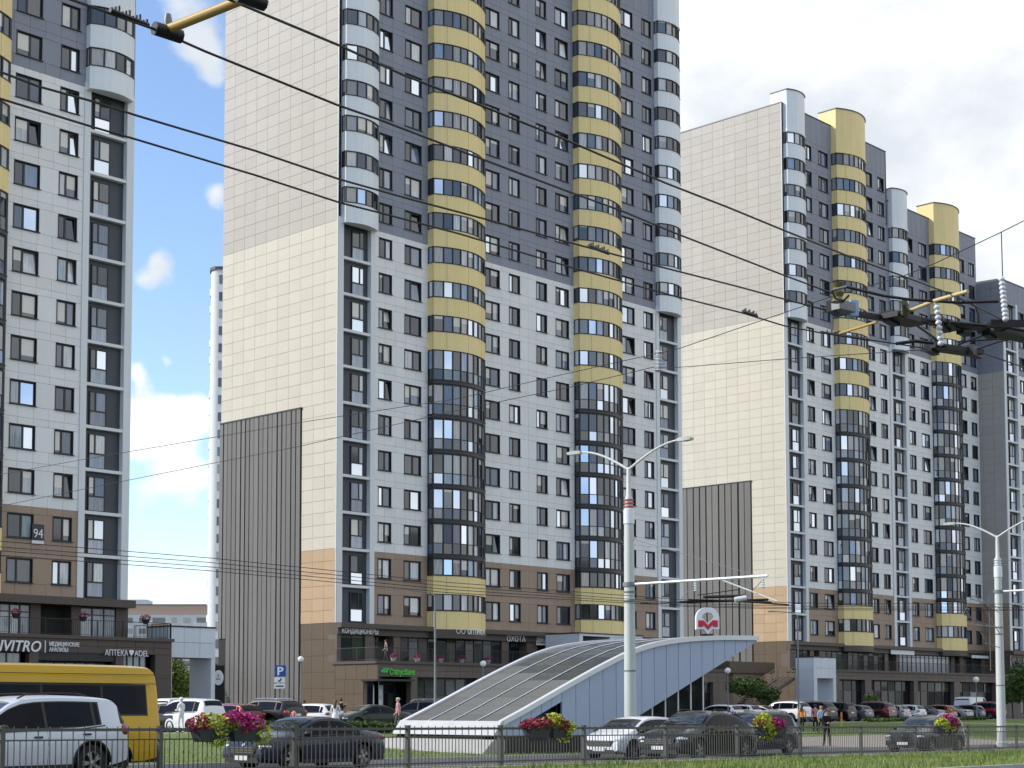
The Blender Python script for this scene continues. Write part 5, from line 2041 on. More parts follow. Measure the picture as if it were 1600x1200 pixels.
def car_kit(key):
    if key in car_kit.c:
        return car_kit.c[key]
    S = CarShape(key)
    d = S.d
    L, W = S.L, S.W
    dark = M_GAP
    xs = sorted(set([round(p[0], 4) for p in S.top[::2]] + [round(-L / 2 + L * i / 26, 4) for i in range(27)]))
    xs = [x for i, x in enumerate(xs) if i == 0 or x - xs[i - 1] > .018]
    vs, fs = [], []
    rings = []
    for x in xs:
        half = S.ring(x)
        full = [(x, y, z) for y, z in half] + [(x, -y, z) for y, z in reversed(half[:-1])]
        rings.append(len(vs))
        vs += full
    n = len(S.ring(0)) * 2 - 1
    for a, b in zip(rings, rings[1:]):
        for k in range(n):
            k2 = (k + 1) % n
            fs.append((a + k, b + k, b + k2, a + k2))
    fs.append(tuple(rings[0] + k for k in range(n)))
    fs.append(tuple(rings[-1] + n - 1 - k for k in range(n)))
    me = bpy.data.meshes.new('body_raw')
    me.from_pydata(vs, [], fs)
    bm = bmesh.new()
    bm.from_mesh(me)
    bmesh.ops.recalc_face_normals(bm, faces=bm.faces)
    bm.to_mesh(me)
    bm.free()
    raw = bpy.data.objects.new('body_raw', me)
    C.objects.link(raw)
    cut = MB()
    rc = d['rw'] + .075
    for ax in d['ax']:
        for sg in (-1, 1):
            o = [(ax + rc * math.cos(2 * math.pi * k / 28), d['rw'] + .01 + rc * math.sin(2 * math.pi * k / 28)) for k in range(28)]
            y0, y1 = sg * (W / 2 - .28), sg * (W / 2 + .3)
            cut.prism(o, min(y0, y1), max(y0, y1), 0, 'y')
    cme = cut.mesh('cutter', M_GAP)
    cob = bpy.data.objects.new('cutter', cme)
    C.objects.link(cob)
    fixn(cob)
    md = raw.modifiers.new('arches', 'BOOLEAN')
    md.object = cob
    md.operation = 'DIFFERENCE'
    md.solver = 'EXACT'
    dg = bpy.context.evaluated_depsgraph_get()
    body_me = bpy.data.meshes.new_from_object(raw.evaluated_get(dg))
    bpy.data.objects.remove(raw)
    bpy.data.objects.remove(cob)
    body_me.name = 'body'
    body_me.materials.clear()
    body_me.materials.append(M_FRAME)
    body_me.materials.append(dark)
    for p in body_me.polygons:
        c = p.center
        near = any(math.hypot(c.x - ax, c.z - d['rw'] - .01) < rc + .004 for ax in d['ax'])
        inside = near and abs(c.y) < W / 2 - .012 and (abs(p.normal.z) + abs(p.normal.x) > .35 or abs(c.y) < W / 2 - .2)
        p.material_index = 1 if (inside or c.z < S.d['sill'] + .02) else 0
    body_me.polygons.foreach_set('use_smooth', [True] * len(body_me.polygons))
    body_me.set_sharp_from_angle(angle=R(32))
    kit = {'body': body_me, 'S': S}
    glass = []

    def patch_side(x0, x1, f0, f1, sg, off=.009, m=None, nm='side_window'):
        q = MB()
        nx, nf = 8, 3
        for i in range(nx + 1):
            x = x0 + (x1 - x0) * i / nx
            for k in range(nf + 1):
                f = f0 + (f1 - f0) * k / nf
                y, z = S.side(x, f)
                q.v.append((x, sg * (y + off), z + .002))
        for i in range(nx):
            for k in range(nf):
                a = i * (nf + 1) + k
                q.f.append((a, a + nf + 1, a + nf + 2, a + 1) if sg < 0 else (a, a + 1, a + nf + 2, a + nf + 1))
                q.m.append(0)
        return q.mesh(nm, m or M_CARGL, 180)

    def patch_top(x0, x1, sg, name):
        q = MB()
        nx, ny = 8, 8
        for i in range(nx + 1):
            x = x0 + (x1 - x0) * i / nx
            we, ze = S.roofedge(x)
            sl = (S.zt(x + .02) - S.zt(x - .02)) / .04
            nn = Vector((-sl, 0, 1)).normalized() * .010
            for k in range(ny + 1):
                gq = -1 + 2 * k / ny
                y = gq * we * .90
                z = S.zt(x) - .03 * abs(gq) ** 3
                q.v.append((x + nn.x, y, z + nn.z))
        for i in range(nx):
            for k in range(ny):
                a = i * (ny + 1) + k
                q.f.append((a, a + ny + 1, a + ny + 2, a + 1))
                q.m.append(0)
        return q.mesh(name, M_WSGL if name == 'windscreen' else M_CARGL, 180)

    rb, rt = d['rg']
    wt, wb = d['ws']
    kit['glass'] = [('windscreen', patch_top(wt + .05, wb - .05, 1, 'windscreen')), ('rear_window', patch_top(rb + .03, rt - .02, 1, 'rear_window'))]
    rear_end = d.get('rend', max(rb + .22, -L / 2 + .42))
    xs_ = [rear_end] + d['pil'][:-1] + [d['pil'][-1]]
    front_end = d['pil'][-1]
    for sg in (-1, 1):
        segs = list(zip(xs_, xs_[1:]))
        band0 = .62 if key == 'cargo' else xs_[0]
        kit['glass'].append(('window_surround', patch_side(band0, xs_[-1] + .03, .06, d.get('ftop', .86) + .04, sg, .004, M_TRIMB, 'window_surround')))
        if 'rend' in d:
            kit['glass'].append(('quarter_window', patch_side(-2.41, -2.26, .05, .92, sg, .009, None, 'quarter_window')))
        for (a, b) in segs:
            if key == 'cargo' and b < .9:
                continue
            kit['glass'].append(('side_window', patch_side(a + .045, b - .03, .10, d.get('ftop', .86), sg)))
    # wheels
    rw = d['rw']
    ty = MB().lathe([(rw * .62, -.10), (rw * .93, -.105), (rw, -.07), (rw, .07), (rw * .93, .105), (rw * .62, .10)], 28, ring=True)
    ty.v = [(x, z, y) for x, y, z in ty.v]
    kit['tyre'] = fixm(ty.mesh('wheel', M_TYRE, 40))
    rim = MB()
    rim.lathe([(rw * .66, .02), (rw * .66, .095), (rw * .60, .095), (rw * .57, .03)], 24, ring=True)
    rim.lathe([(rw * .6, -.02), (rw * .6, 0.0)], 20, (0, 0, 0), 1)
    for k in range(5):
        a = 2 * math.pi * k / 5
        for da in (-.16, .16):
            ca, sa = math.cos(a + da), math.sin(a + da)
            ca2, sa2 = math.cos(a), math.sin(a)
            p0 = Vector((ca2, sa2, 0)) * rw * .12
            p1 = Vector((ca, sa, 0)) * rw * .62
            t = Vector((-sa, ca, 0)) * .022
            rim.add([p0 - t + Vector((0, 0, .06)), p0 + t + Vector((0, 0, .06)), p1 + t + Vector((0, 0, .06)), p1 - t + Vector((0, 0, .06)),
                     p0 - t + Vector((0, 0, .095)), p0 + t + Vector((0, 0, .095)), p1 + t + Vector((0, 0, .09)), p1 - t + Vector((0, 0, .09))],
                    [(0, 1, 2, 3), (4, 7, 6, 5), (0, 4, 5, 1), (1, 5, 6, 2), (2, 6, 7, 3), (3, 7, 4, 0)])
    rim.lathe([(.05, .05), (.05, .10), (.03, .105)], 12)
    rim.v = [(x, z, y) for x, y, z in rim.v]
    kit['rim'] = fixm(rim.mesh('rim', [M_RIM, M_GAP], 40))
    car_kit.c[key] = kit
    return kit


def fixm(me):
    bm = bmesh.new()
    bm.from_mesh(me)
    bmesh.ops.recalc_face_normals(bm, faces=bm.faces)
    bm.to_mesh(me)
    bm.free()
    return me


car_kit.c = {}
M_TYRE = mat('tyre_rubber', (0.018, 0.018, 0.018), 0.85)
M_RIM = mat('alloy', (0.42, 0.43, 0.44), 0.3, 0.8)
M_CARGL = glass_mat('car_glass', [(0.0, (0.001, 0.003, 0.008)), (0.5, (0.002, 0.005, 0.012)), (0.8, (0.005, 0.009, 0.018))], rough=0.02, ior=1.22)
M_WSGL = glass_mat('windscreen_glass', [(0.0, (0.006, 0.010, 0.014)), (0.5, (0.010, 0.014, 0.018)), (0.8, (0.02, 0.024, 0.028))], rough=0.02, ior=1.85)
M_HEAD = mat('headlamp', (0.62, 0.65, 0.68), 0.08, 0.3, coat=1.0)
M_TAIL = mat('tail_lamp', (0.30, 0.012, 0.015), 0.15, coat=1.0)
M_CHROME = mat('chrome', (0.62, 0.62, 0.63), 0.12, 1.0)
M_PLATE = mat('number_plate', (0.70, 0.70, 0.68), 0.5)
M_TRIMB = mat('black_trim', (0.014, 0.014, 0.015), 0.55)


def paint(name, col, metal=0.35):
    m = mat('paint_' + name, col, 0.35, metal, var=0.03, coat=1.0, spec=0.15)
    m.node_tree.nodes['Principled BSDF'].inputs['Coat IOR'].default_value = 1.33 if max(col) < .1 else 1.4
    return m


PAINTS = {
    'navy': paint('navy', (0.008, 0.016, 0.035), 0.0), 'black': paint('black', (0.005, 0.005, 0.006), 0.0), 'white': paint('white', (0.72, 0.73, 0.75), 0.0),
    'pearl': paint('pearl', (0.62, 0.66, 0.74), 0.0), 'charcoal': paint('charcoal', (0.016, 0.016, 0.018), 0.0), 'yellow': paint('yellow', (0.60, 0.36, 0.0), 0.0),
    'maroon': paint('maroon', (0.12, 0.012, 0.014)), 'silver': paint('silver', (0.34, 0.35, 0.36)), 'grey': paint('grey', (0.12, 0.125, 0.13)),
    'green': paint('dark_green', (0.02, 0.032, 0.028)), 'teal': paint('teal', (0.05, 0.09, 0.10)), 'orange': paint('orange', (0.34, 0.10, 0.02)), 'red': paint('red', (0.26, 0.012, 0.02)),
}


def ellip(cx, cy, cz, rx, ry, rz, nu=10, nv=7):
    b = MB()
    for i in range(nv + 1):
        t = math.pi * i / nv
        for k in range(nu):
            p = 2 * math.pi * k / nu
            b.v.append((cx + rx * math.sin(t) * math.cos(p), cy + ry * math.sin(t) * math.sin(p), cz + rz * math.cos(t)))
    for i in range(nv):
        for k in range(nu):
            b.f.append((i * nu + k, (i + 1) * nu + k, (i + 1) * nu + (k + 1) % nu, i * nu + (k + 1) % nu))
            b.m.append(0)
    return b


def small_parts(key):
    """lamps, grille, plates, mirrors, trims as shared meshes"""
    if key in small_parts.c:
        return small_parts.c[key]
    S = CarShape(key)
    d = S.d
    L, W = S.L, S.W
    xf, xr = L / 2, -L / 2
    zn = S.zb(xf - .35)
    out = []
    for sg in (-1, 1):
        out.append(('headlight', ellip(xf - .30, sg * (W / 2 - .24), zn - .10, .27, .20, .085).mesh('headlight', M_HEAD, 180)))
        zt_ = S.zb(xr + .2) - (.06 if key not in ('van', 'cargo') else .25)
        tall = key in ('van', 'cargo', 'minivan', 'suv', 'bigsuv')
        out.append(('tail_light', ellip(xr + .13, sg * (W / 2 - (.20 if key != 'van' else .12)), zt_ - (.05 if tall else 0), .16, .17 if key != 'van' else .10, .15 if tall else .09).mesh('tail_light', M_TAIL, 180)))
        # mirror
        xm = d['pil'][-1] - .02
        m = ellip(xm, sg * (S.w2(xm) + .11), S.zb(xm) + .10, .09, .11, .075)
        out.append(('mirror', m.mesh('mirror', M_TRIMB, 180)))
        for xh in (d['pil'][-2] + .14, d['pil'][0] + .14):
            y, z = S.w2(xh) * .99, S.zb(xh) - .13
            out.append(('door_handle', MB().box(xh, xh + .2, sg * y - .012, sg * y + .022, z - .018, z + .018).mesh('door_handle', M_TRIMB)))
        # sill trim
        b = MB()
        b.box(d['ax'][0] + d['rw'] + .1, d['ax'][1] - d['rw'] - .1, sg * (W / 2) - .03, sg * (W / 2) + .008, d['sill'] - .02, d['sill'] + .09)
        out.append(('sill_trim', b.mesh('sill_trim', M_TRIMB)))
        # belt moulding
        b = MB()
        pts = [(x, sg * (S.w2(x) * .955 + .008), S.zb(x) + .012) for x in [d['pil'][0] - .25 + (d['pil'][-1] + .1 - d['pil'][0] + .25) * i / 10 for i in range(11)]]
        b.tube(pts, .012, 5)
        out.append(('belt_moulding', b.mesh('belt_moulding', M_CHROME if key in ('coupesuv', 'suv') else M_TRIMB)))
        # door seams
        for xd in (d['pil'][0] + .02, d['pil'][1] if len(d['pil']) > 2 else d['pil'][0], d['pil'][-1] + .06):
            b = MB()
            zz = [S.d['sill'] + .1 + (S.zb(xd) - .03 - S.d['sill'] - .1) * k / 5 for k in range(6)]
            rg = S.ring(xd)
            rg2 = sorted([(z, y) for y, z in rg[:6]])
            b.tube([(xd, sg * (interp(rg2, z) + .001), z) for z in zz], .006, 4)
            out.append(('door_seam', b.mesh('door_seam', M_GAP)))
        if key in ('suv', 'bigsuv', 'coupesuv'):
            pts = []
            for i in range(9):
                x = -1.5 + 1.75 * i / 8
                we, ze = S.roofedge(x)
                pts.append((x, sg * (we - .06), S.zt(x) + (.035 if 0 < i < 8 else -.01)))
            out.append(('roof_rail', MB().tube(pts, .018, 6).mesh('roof_rail', M_TRIMB if key != 'suv' else M_CHROME)))
    for ax in d['ax']:
        for sg in (-1, 1):
            rc = d['rw'] + .078
            pts = [(ax + rc * math.cos(math.pi * k / 14), sg * (S.w2(ax) + .002), d['rw'] + .01 + rc * math.sin(math.pi * k / 14)) for k in range(15)]
            out.append(('arch_lip', MB().tube(pts, .016 if key not in ('suv', 'bigsuv', 'coupesuv') else .026, 5).mesh('arch_lip', M_TRIMB, 60)))
    xw = d['ws'][1] - .12
    for yw in (-.1, .45):
        out.append(('wiper', MB().tube([(xw, yw, S.zt(xw) + .025), (xw - .12, yw - .45, S.zt(xw - .12) + .02)], .009, 4).mesh('wiper', M_TRIMB)))
    gz = zn - .16
    out.append(('grille', MB().prism([(-W * .27, gz - .13), (W * .27, gz - .13), (W * .32, gz + .06), (-W * .32, gz + .06)], xf - .20, xf + .012, 0, 'x').mesh('grille', M_TRIMB)))
    out.append(('lower_intake', MB().prism([(-W * .38, d['sill'] + .02), (W * .38, d['sill'] + .02), (W * .34, d['sill'] + .16), (-W * .34, d['sill'] + .16)], xf - .25, xf + .008, 0, 'x').mesh('lower_intake', M_TRIMB)))
    b = MB()
    for k in range(3):
        b.box(xf - .05, xf + .022, -W * .26, W * .26, gz - .10 + k * .06, gz - .085 + k * .06)
    out.append(('grille_bar', b.mesh('grille_bar', M_CHROME)))
    out.append(('number_plate', MB().box(xf, xf + .03, -.26, .26, gz - .30, gz - .18).mesh('number_plate', M_PLATE)))
    zr_ = S.zb(xr + .2) - .28
    out.append(('number_plate', MB().box(xr - .03, xr + .02, -.26, .26, zr_, zr_ + .12).mesh('number_plate', M_PLATE)))
    out.append(('rear_bumper', MB().prism([(-W * .40, d['sill'] + .0), (W * .40, d['sill'] + .0), (W * .40, d['sill'] + .22), (-W * .40, d['sill'] + .22)], xr - .012, xr + .3, 0, 'x').mesh('rear_bumper', M_TRIMB)))
    small_parts.c[key] = out
    return out


small_parts.c = {}


def add_car(key, colour, loc, heading, label, cat='car', group=None, name='parked_car', scale=1.0, far=False):
    kit = car_kit(key)
    r = thing(name, label, cat, loc, heading, group)
    if scale != 1.0:
        r.scale = (scale,) * 3
    o = put('body', kit['body'], r)
    o.material_slots[0].link = 'OBJECT'
    o.material_slots[0].material = PAINTS[colour]
    for nm, me in kit['glass']:
        put(nm, me, r)
    d = CARS[key]
    for ax in d['ax']:
        for sg in (-1, 1):
            w = put('wheel', kit['tyre'], r, (ax, sg * (d['W'] / 2 - .11), d['rw']), (0, 0, 0 if sg > 0 else math.pi))
            put('rim', kit['rim'], w)
    for nm, me in small_parts(key):
        if far and nm in ('door_seam', 'sill_trim', 'grille_bar', 'door_handle', 'wiper', 'arch_lip'):
            continue
        put(nm, me, r)
    return r


def lane_point(px, t):
    d = ray(px, 1150)
    n = Vector((ET.x, ET.y, 0))
    p0 = PF + ET * t
    k = n.dot(Vector((p0.x, p0.y, 0))) / n.dot(d)
    q = d * k
    return Vector((q.x, q.y, h(q.x, q.y)))


back = PHI + math.pi
GR = 'cars standing in traffic behind the fence'
c = add_car('sedan', 'navy', lane_point(478, 4.3), back, 'dark navy sedan behind the fence below the flower box', group=GR, name='car')
MB().lathe([(.05, 0), (.05, .012)], 16).build('emblem', M_CHROME, c, None, (2.26, 0, .70)).rotation_euler = (0, R(70), 0)
c = add_car('hatch', 'white', lane_point(990, 4.7), back, 'white car half hidden by the dark car with the star emblem', group=GR, name='car')
c = add_car('coupesuv', 'black', lane_point(1092, 1.95), back, 'black car with a round star emblem on its grille', group=GR, name='car')
b = MB()
b.lathe([(.085, 0), (.10, 0), (.10, .02), (.085, .02)], 20, ring=True)
for k in range(3):
    a = math.pi / 2 + 2 * math.pi * k / 3
    ca, sa = math.cos(a), math.sin(a)
    b.add([(-sa * .02, ca * .02, .002), (sa * .02, -ca * .02, .002), (ca * .09, sa * .09, .002), (-sa * .02, ca * .02, .016), (sa * .02, -ca * .02, .016), (ca * .09, sa * .09, .016)],
          [(0, 2, 1), (3, 4, 5), (0, 1, 4, 3), (1, 2, 5, 4), (2, 0, 3, 5)])
o = b.build('emblem', M_CHROME, c, None, (2.465, 0, .70))
o.rotation_euler = (0, R(90), 0)
c = add_car('suv', 'navy', lane_point(1172, 4.75), back, 'dark blue car with chrome window trim behind the hanging flowers', group=GR, name='car')
c = add_car('suv', 'charcoal', lane_point(1447, 1.95), back, 'charcoal car with a diamond emblem, last behind the fence', group=GR, name='car', scale=.95)
MB().prism([(0, -.11), (.075, 0), (0, .11), (-.075, 0)], 0, .02, 0, 'x').build('emblem', M_CHROME, c, None, (2.37, 0, .74))
c = add_car('bigsuv', 'pearl', lane_point(14, 1.9), back, 'large white car cut by the frame edge in front of the yellow van', group=GR, name='car')
c = add_car('van', 'yellow', lane_point(18, 4.75), back, 'tall yellow van with tinted windows at the frame edge', 'van', name='van')
# seams along the yellow van roof
for z in (2.18, 2.40):
    MB().box(-3.5, 1.6, .97, 1.0, z, z + .015).build('body_seam', M_GAP, c, None, (0, -.045 if z > 2.3 else -.015, 0))
# --- parked before the middle tower
up = PHI + math.pi / 2
GB = 'cars parked before the middle tower'


def parked(key, col, px, dep, hd, label, group, cat='car', name='parked_car', scale=1.0):
    q = at_depth(px, 1110, dep)
    return add_car(key, col, (q.x, q.y, h(q.x, q.y)), hd, label, cat, group, name, scale, far=True)


parked('hatch', 'black', 262, 84, up, 'black car just beside the yellow van tail', GB)
parked('minivan', 'white', 292, 83, up, 'white minivan seen from behind near the person in white', GB)
parked('cargo', 'white', 296, 98, PHI, 'long white minibus behind the row of parked cars', GB, 'minibus', 'minibus', .80)
parked('sedan', 'black', 326, 90, up, 'black sedan between the white minivan and the flower box', GB)
parked('hatch', 'maroon', 358, 86, up, 'dark maroon car above the flower box', GB)
parked('suv', 'black', 412, 87, up + .12, 'black car before the board screen, red tail lamps showing', GB)
parked('hatch', 'white', 483, 92, up + .1, 'white car before the brown wall next to the black one', GB)
parked('sedan', 'green', 578, 92, PHI + R(168), 'dark green car side on in front of the bank', GB)
parked('suv', 'black', 655, 97, up + .3, 'black car half hidden by the metro roof edge', GB)
# --- the row before the stepped tower
GC = 'cars parked before the stepped tower'
row = [('hatch', 'white', 'first white car beside the metro glass wall'), ('hatch', 'white', 'white car just beside the first one, hatch facing the street'),
       ('sedan', 'silver', 'silver car under the small trees'), ('suv', 'white', 'tall white car in front of the outdoor stair'),
       ('suv', 'black', 'black car behind the person in orange'), ('minivan', 'black', 'black tall car before the white entrance block'),
       ('hatch', 'grey', 'grey car beside the orange marker post'), ('suv', 'maroon', 'brownish red car in the middle of the far row'),
       ('hatch', 'silver', 'silver car next to the brownish red one'), ('hatch', 'white', 'low white car in the far row'),
       ('sedan', 'grey', 'grey sedan in the far row above the charcoal car'), ('hatch', 'orange', 'small orange car in the far row'),
       ('sedan', 'silver', 'silver sedan beside the small orange car'), ('hatch', 'teal', 'teal car near the white van'), ('suv', 'red', 'bright red car in front of the white van')]
xs_row = [1122, 1152, 1184, 1222, 1262, 1297, 1327, 1357, 1386, 1411, 1437, 1460, 1482, 1505, 1532]
for (k, cl, lab), px in zip(row, xs_row):
    q = lane_point(px, 38.0 + rnd.uniform(-.3, .3))
    if px < 1200:
        q = lane_point(px, 39.0)
    add_car(k, cl, q, up + rnd.uniform(-.04, .04), lab, 'car', GC, 'parked_car', .97 if k != 'suv' else 1.0, far=True)
q = lane_point(1521, 41.6)
add_car('cargo', 'white', q, PHI, 'white delivery van parked behind the red car', 'van', None, 'delivery_van', 1.0, far=True)
# ------------------------------------------------------------------ people


def skin_mesh(verts, edges, radii, root=0, sub=1):
    me = bpy.data.meshes.new('figure_raw')
    me.from_pydata(verts, edges, [])
    o = bpy.data.objects.new('figure_raw', me)
    C.objects.link(o)
    o.modifiers.new('skin', 'SKIN')
    sv = me.skin_vertices[0].data
    for i, r in enumerate(radii):
        sv[i].radius = (r, r) if not isinstance(r, tuple) else r
        sv[i].use_root = (i == root)
    sb = o.modifiers.new('sub', 'SUBSURF')
    sb.levels = sub
    sb.render_levels = sub
    dg = bpy.context.evaluated_depsgraph_get()
    out = bpy.data.meshes.new_from_object(o.evaluated_get(dg))
    bpy.data.objects.remove(o)
    return out


M_SKIN = mat('skin', (0.48, 0.29, 0.21), 0.55)


def person(loc, heading, H, top, legs, hair, label, stride=.16, arms='down', skirt=None, hood=False, longhair=False, cap=None, bare_arms=True):
    """figure facing +x: one continuous body, hair and skirt as children"""
    k = H / 1.75
    V = [(0, 0, .95), (0, 0, 1.18), (0, 0, 1.40), (.01, 0, 1.50), (.02, 0, 1.60), (.02, 0, 1.70)]
    rad = [(.14, .105), (.135, .10), (.15, .09), (.055, .055), (.085, .095), (.065, .075)]
    E = [(0, 1), (1, 2), (2, 3), (3, 4), (4, 5)]
    for sg in (-1, 1):
        b = len(V)
        s = stride * sg
        V += [(s * .15, sg * .09, .90), (s * .6 + .03, sg * .10, .50), (s, sg * .10, .09), (s + .13, sg * .115, .035)]
        rad += [.085, .058, .045, .035]
        E += [(0, b), (b, b + 1), (b + 1, b + 2), (b + 2, b + 3)]
    for sg in (-1, 1):
        b = len(V)
        if arms == 'down':
            P = [(0, sg * .19, 1.40), (-.05 - .1 * stride * sg, sg * .24, 1.13), (.06 - 1.0 * stride * sg, sg * .23, .90), (.10 - 1.1 * stride * sg, sg * .22, .80)]
        elif arms == 'front':
            P = [(0, sg * .19, 1.40), (.02, sg * .24, 1.14), (.24, sg * .12, 1.12), (.32, sg * .07, 1.15)]
        else:
            P = [(0, sg * .19, 1.40), (.08, sg * .26, 1.18), (.25, sg * .18, 1.32), (.28, sg * .12, 1.44)]
        V += P
        rad += [.062, .045, .036, .032]
        E += [(2, b), (b, b + 1), (b + 1, b + 2), (b + 2, b + 3)]
    me = skin_mesh([(x * k, y * k, z * k) for x, y, z in V], E, [tuple(q * k for q in r) if isinstance(r, tuple) else r * k for r in rad], 0, 2)
    for m in (top, legs, M_SKIN, M_TRIMB):
        me.materials.append(m)
    hands = [Vector(V[i]) * k for i in (len(V) - 5, len(V) - 1)]
    elbows = [Vector(V[i]) * k for i in (len(V) - 7, len(V) - 3)]
    for p in me.polygons:
        c = p.center
        z = c.z / k
        mi = 0
        if z > 1.47:
            mi = 0 if hood else 2
        elif z < .075:
            mi = 3
        elif z < .95 and abs(c.y / k) < .18:
            mi = 1
        if any((c - q).length < .11 * k for q in hands):
            mi = 2
        elif bare_arms and abs(c.y / k) > .17 and any((c - (q + w) / 2).length < .15 * k for q, w in zip(hands, elbows)):
            mi = 2
        p.material_index = mi
    me.polygons.foreach_set('use_smooth', [True] * len(me.polygons))
    r = thing('person', label, 'person', loc, heading)
    put('figure', me, r)
    # face: nose and eyes
    f = ellip(.115 * k, 0, 1.615 * k, .022 * k, .014 * k, .028 * k, 8, 5)
    f.build('nose', M_SKIN, r, 180)
    for sg in (-1, 1):
        ellip(.098 * k, sg * .034 * k, 1.645 * k, .012 * k, .014 * k, .010 * k, 6, 4).build('eye', M_TRIMB, r, 180)
    hb = ellip(-.005 * k, 0, 1.665 * k, .105 * k, .108 * k, .105 * k, 14, 9)
    if not hood:
        # leave the face free
        keep = [i for i, fc in enumerate(hb.f) if not (sum(hb.v[j][0] for j in fc) / 4 > .055 * k and sum(hb.v[j][2] for j in fc) / 4 < 1.70 * k)]
        hb.f = [hb.f[i] for i in keep]
        hb.m = [0] * len(hb.f)
    hb.build('hair' if not hood else 'hood', hair, r, 180)
    if longhair:
        ellip(-.085 * k, 0, 1.45 * k, .05 * k, .10 * k, .26 * k, 10, 8).build('long_hair', hair, r, 180)
    if skirt:
        MB().lathe([(.15 * k, 1.02 * k), (.20 * k, .80 * k), (.27 * k, .48 * k), (.26 * k, .47 * k)], 16).build('skirt', skirt, r, 60)
    if cap:
        ellip(.0, 0, 1.71 * k, .115 * k, .11 * k, .06 * k, 12, 6).build('cap', cap, r, 180)
    return r


def cloth(n, c):
    return mat('cloth_' + n, c, 0.85, var=0.12, scale=12, spec=.2)


def gp(px, dep):
    q = at_depth(px, 1120, dep)
    return Vector((q.x, q.y, h(q.x, q.y) + .03))


camdir = math.atan2(-FW.y, -FW.x)
side_r = math.atan2(RT.y, RT.x)
WHT = cloth('white', (.72, .72, .74))
BLK = cloth('black', (.015, .015, .018))
HAIR = mat('dark_hair', (.02, .014, .010), .5)
person(gp(283, 78), side_r + 2.6, 1.74, WHT, WHT, WHT, 'person in white hooded clothes standing behind the lawn', .07, 'front', hood=True, bare_arms=False)
person(gp(524, 80), camdir + 2.9, 1.66, WHT, WHT, mat('brown_hair', (.10, .055, .03), .5), 'person with long brown hair in a white dress seen from behind', .05, 'front', skirt=WHT, longhair=True)
person(gp(533, 96), side_r, 1.78, BLK, BLK, HAIR, 'person in black lifting a hand beside the one in white', .12, 'up', bare_arms=False)
person(gp(476, 112), side_r, 1.7, BLK, BLK, HAIR, 'person in black close to the end of the board screen', .12, 'front', bare_arms=False)
person(gp(622, 86), side_r + 3.0, 1.76, cloth('pink', (.62, .32, .36)), cloth('grey_brown', (.12, .10, .10)), mat('grey_hair', (.38, .37, .35), .6), 'person in a pink shirt walking past the bank', .16, 'down', cap=cloth('pale', (.55, .52, .45)))
person(gp(459, 84), camdir + 2.5, 1.22, cloth('rose', (.52, .22, .22)), cloth('brick', (.36, .09, .04)), HAIR, 'small person in reddish clothes beside the white parked car', .06, 'down')
tp = on_y(603, 1029, 94.3)
person(Vector((tp.x, 94.3, 3.5)), side_r + 3.3, 1.72, cloth('taupe', (.34, .30, .27)), cloth('dusk', (.12, .10, .12)), HAIR, 'person in taupe walking on the shop terrace', .15, 'down')
person(gp(1291, 76.5), camdir + .4, 1.82, BLK, BLK, HAIR, 'person all in black standing on the pavement beyond the road', .10, 'front', bare_arms=False)
person(gp(1253, 100), camdir + 2.6, 1.68, cloth('orange', (.55, .22, .03)), BLK, HAIR, 'person in an orange top behind the dark blue car', .08, 'down', longhair=True)
person(gp(1274, 101), camdir + 3.0, 1.70, cloth('salmon', (.50, .20, .24)), BLK, HAIR, 'person in a salmon top in the group of walkers', .10, 'down')
person(gp(1283, 99), camdir + 3.3, 1.66, cloth('sky', (.28, .40, .52)), BLK, mat('fair_hair', (.35, .22, .10), .5), 'person in a pale blue top in the group of walkers', .10, 'down')
# ------------------------------------------------------------------ plants


def leaf_mat(name, stops, rough=.6, trans=.15):
    if name in MATS:
        return MATS[name]
    m = bpy.data.materials.new(name)
    m.use_nodes = True
    nt = m.node_tree
    b = nt.nodes['Principled BSDF']
    b.inputs['Roughness'].default_value = rough
    b.inputs['Specular IOR Level'].default_value = .3
    g = nt.nodes.new('ShaderNodeNewGeometry')
    cr = nt.nodes.new('ShaderNodeValToRGB')
    els = cr.color_ramp.elements
    while len(els) < len(stops):
        els.new(.5)
    for e, (p, c) in zip(els, stops):
        e.position = p
        e.color = (*c, 1)
    nt.links.new(g.outputs['Random Per Island'], cr.inputs[0])
    nt.links.new(cr.outputs[0], b.inputs['Base Color'])
    MATS[name] = m
    return m


L_TREE = leaf_mat('tree_leaf', [(0, (.030, .060, .014)), (.5, (.060, .105, .022)), (1, (.11, .17, .04))])
L_LIME = leaf_mat('lime_leaf', [(0, (.22, .30, .02)), (.6, (.46, .50, .05)), (1, (.60, .55, .08))])
L_MAG = leaf_mat('magenta_petal', [(0, (.20, .008, .09)), (.4, (.36, .012, .16)), (.75, (.45, .03, .24)), (1, (.28, .01, .03))])
L_WINE = leaf_mat('wine_petal', [(0, (.16, .008, .03)), (.6, (.34, .02, .06)), (1, (.50, .20, .16))])
L_GRN = leaf_mat('basket_leaf', [(0, (.05, .10, .015)), (1, (.20, .28, .04))])
M_BARK = mat('bark', (.09, .07, .05), .9, var=.3, scale=6)


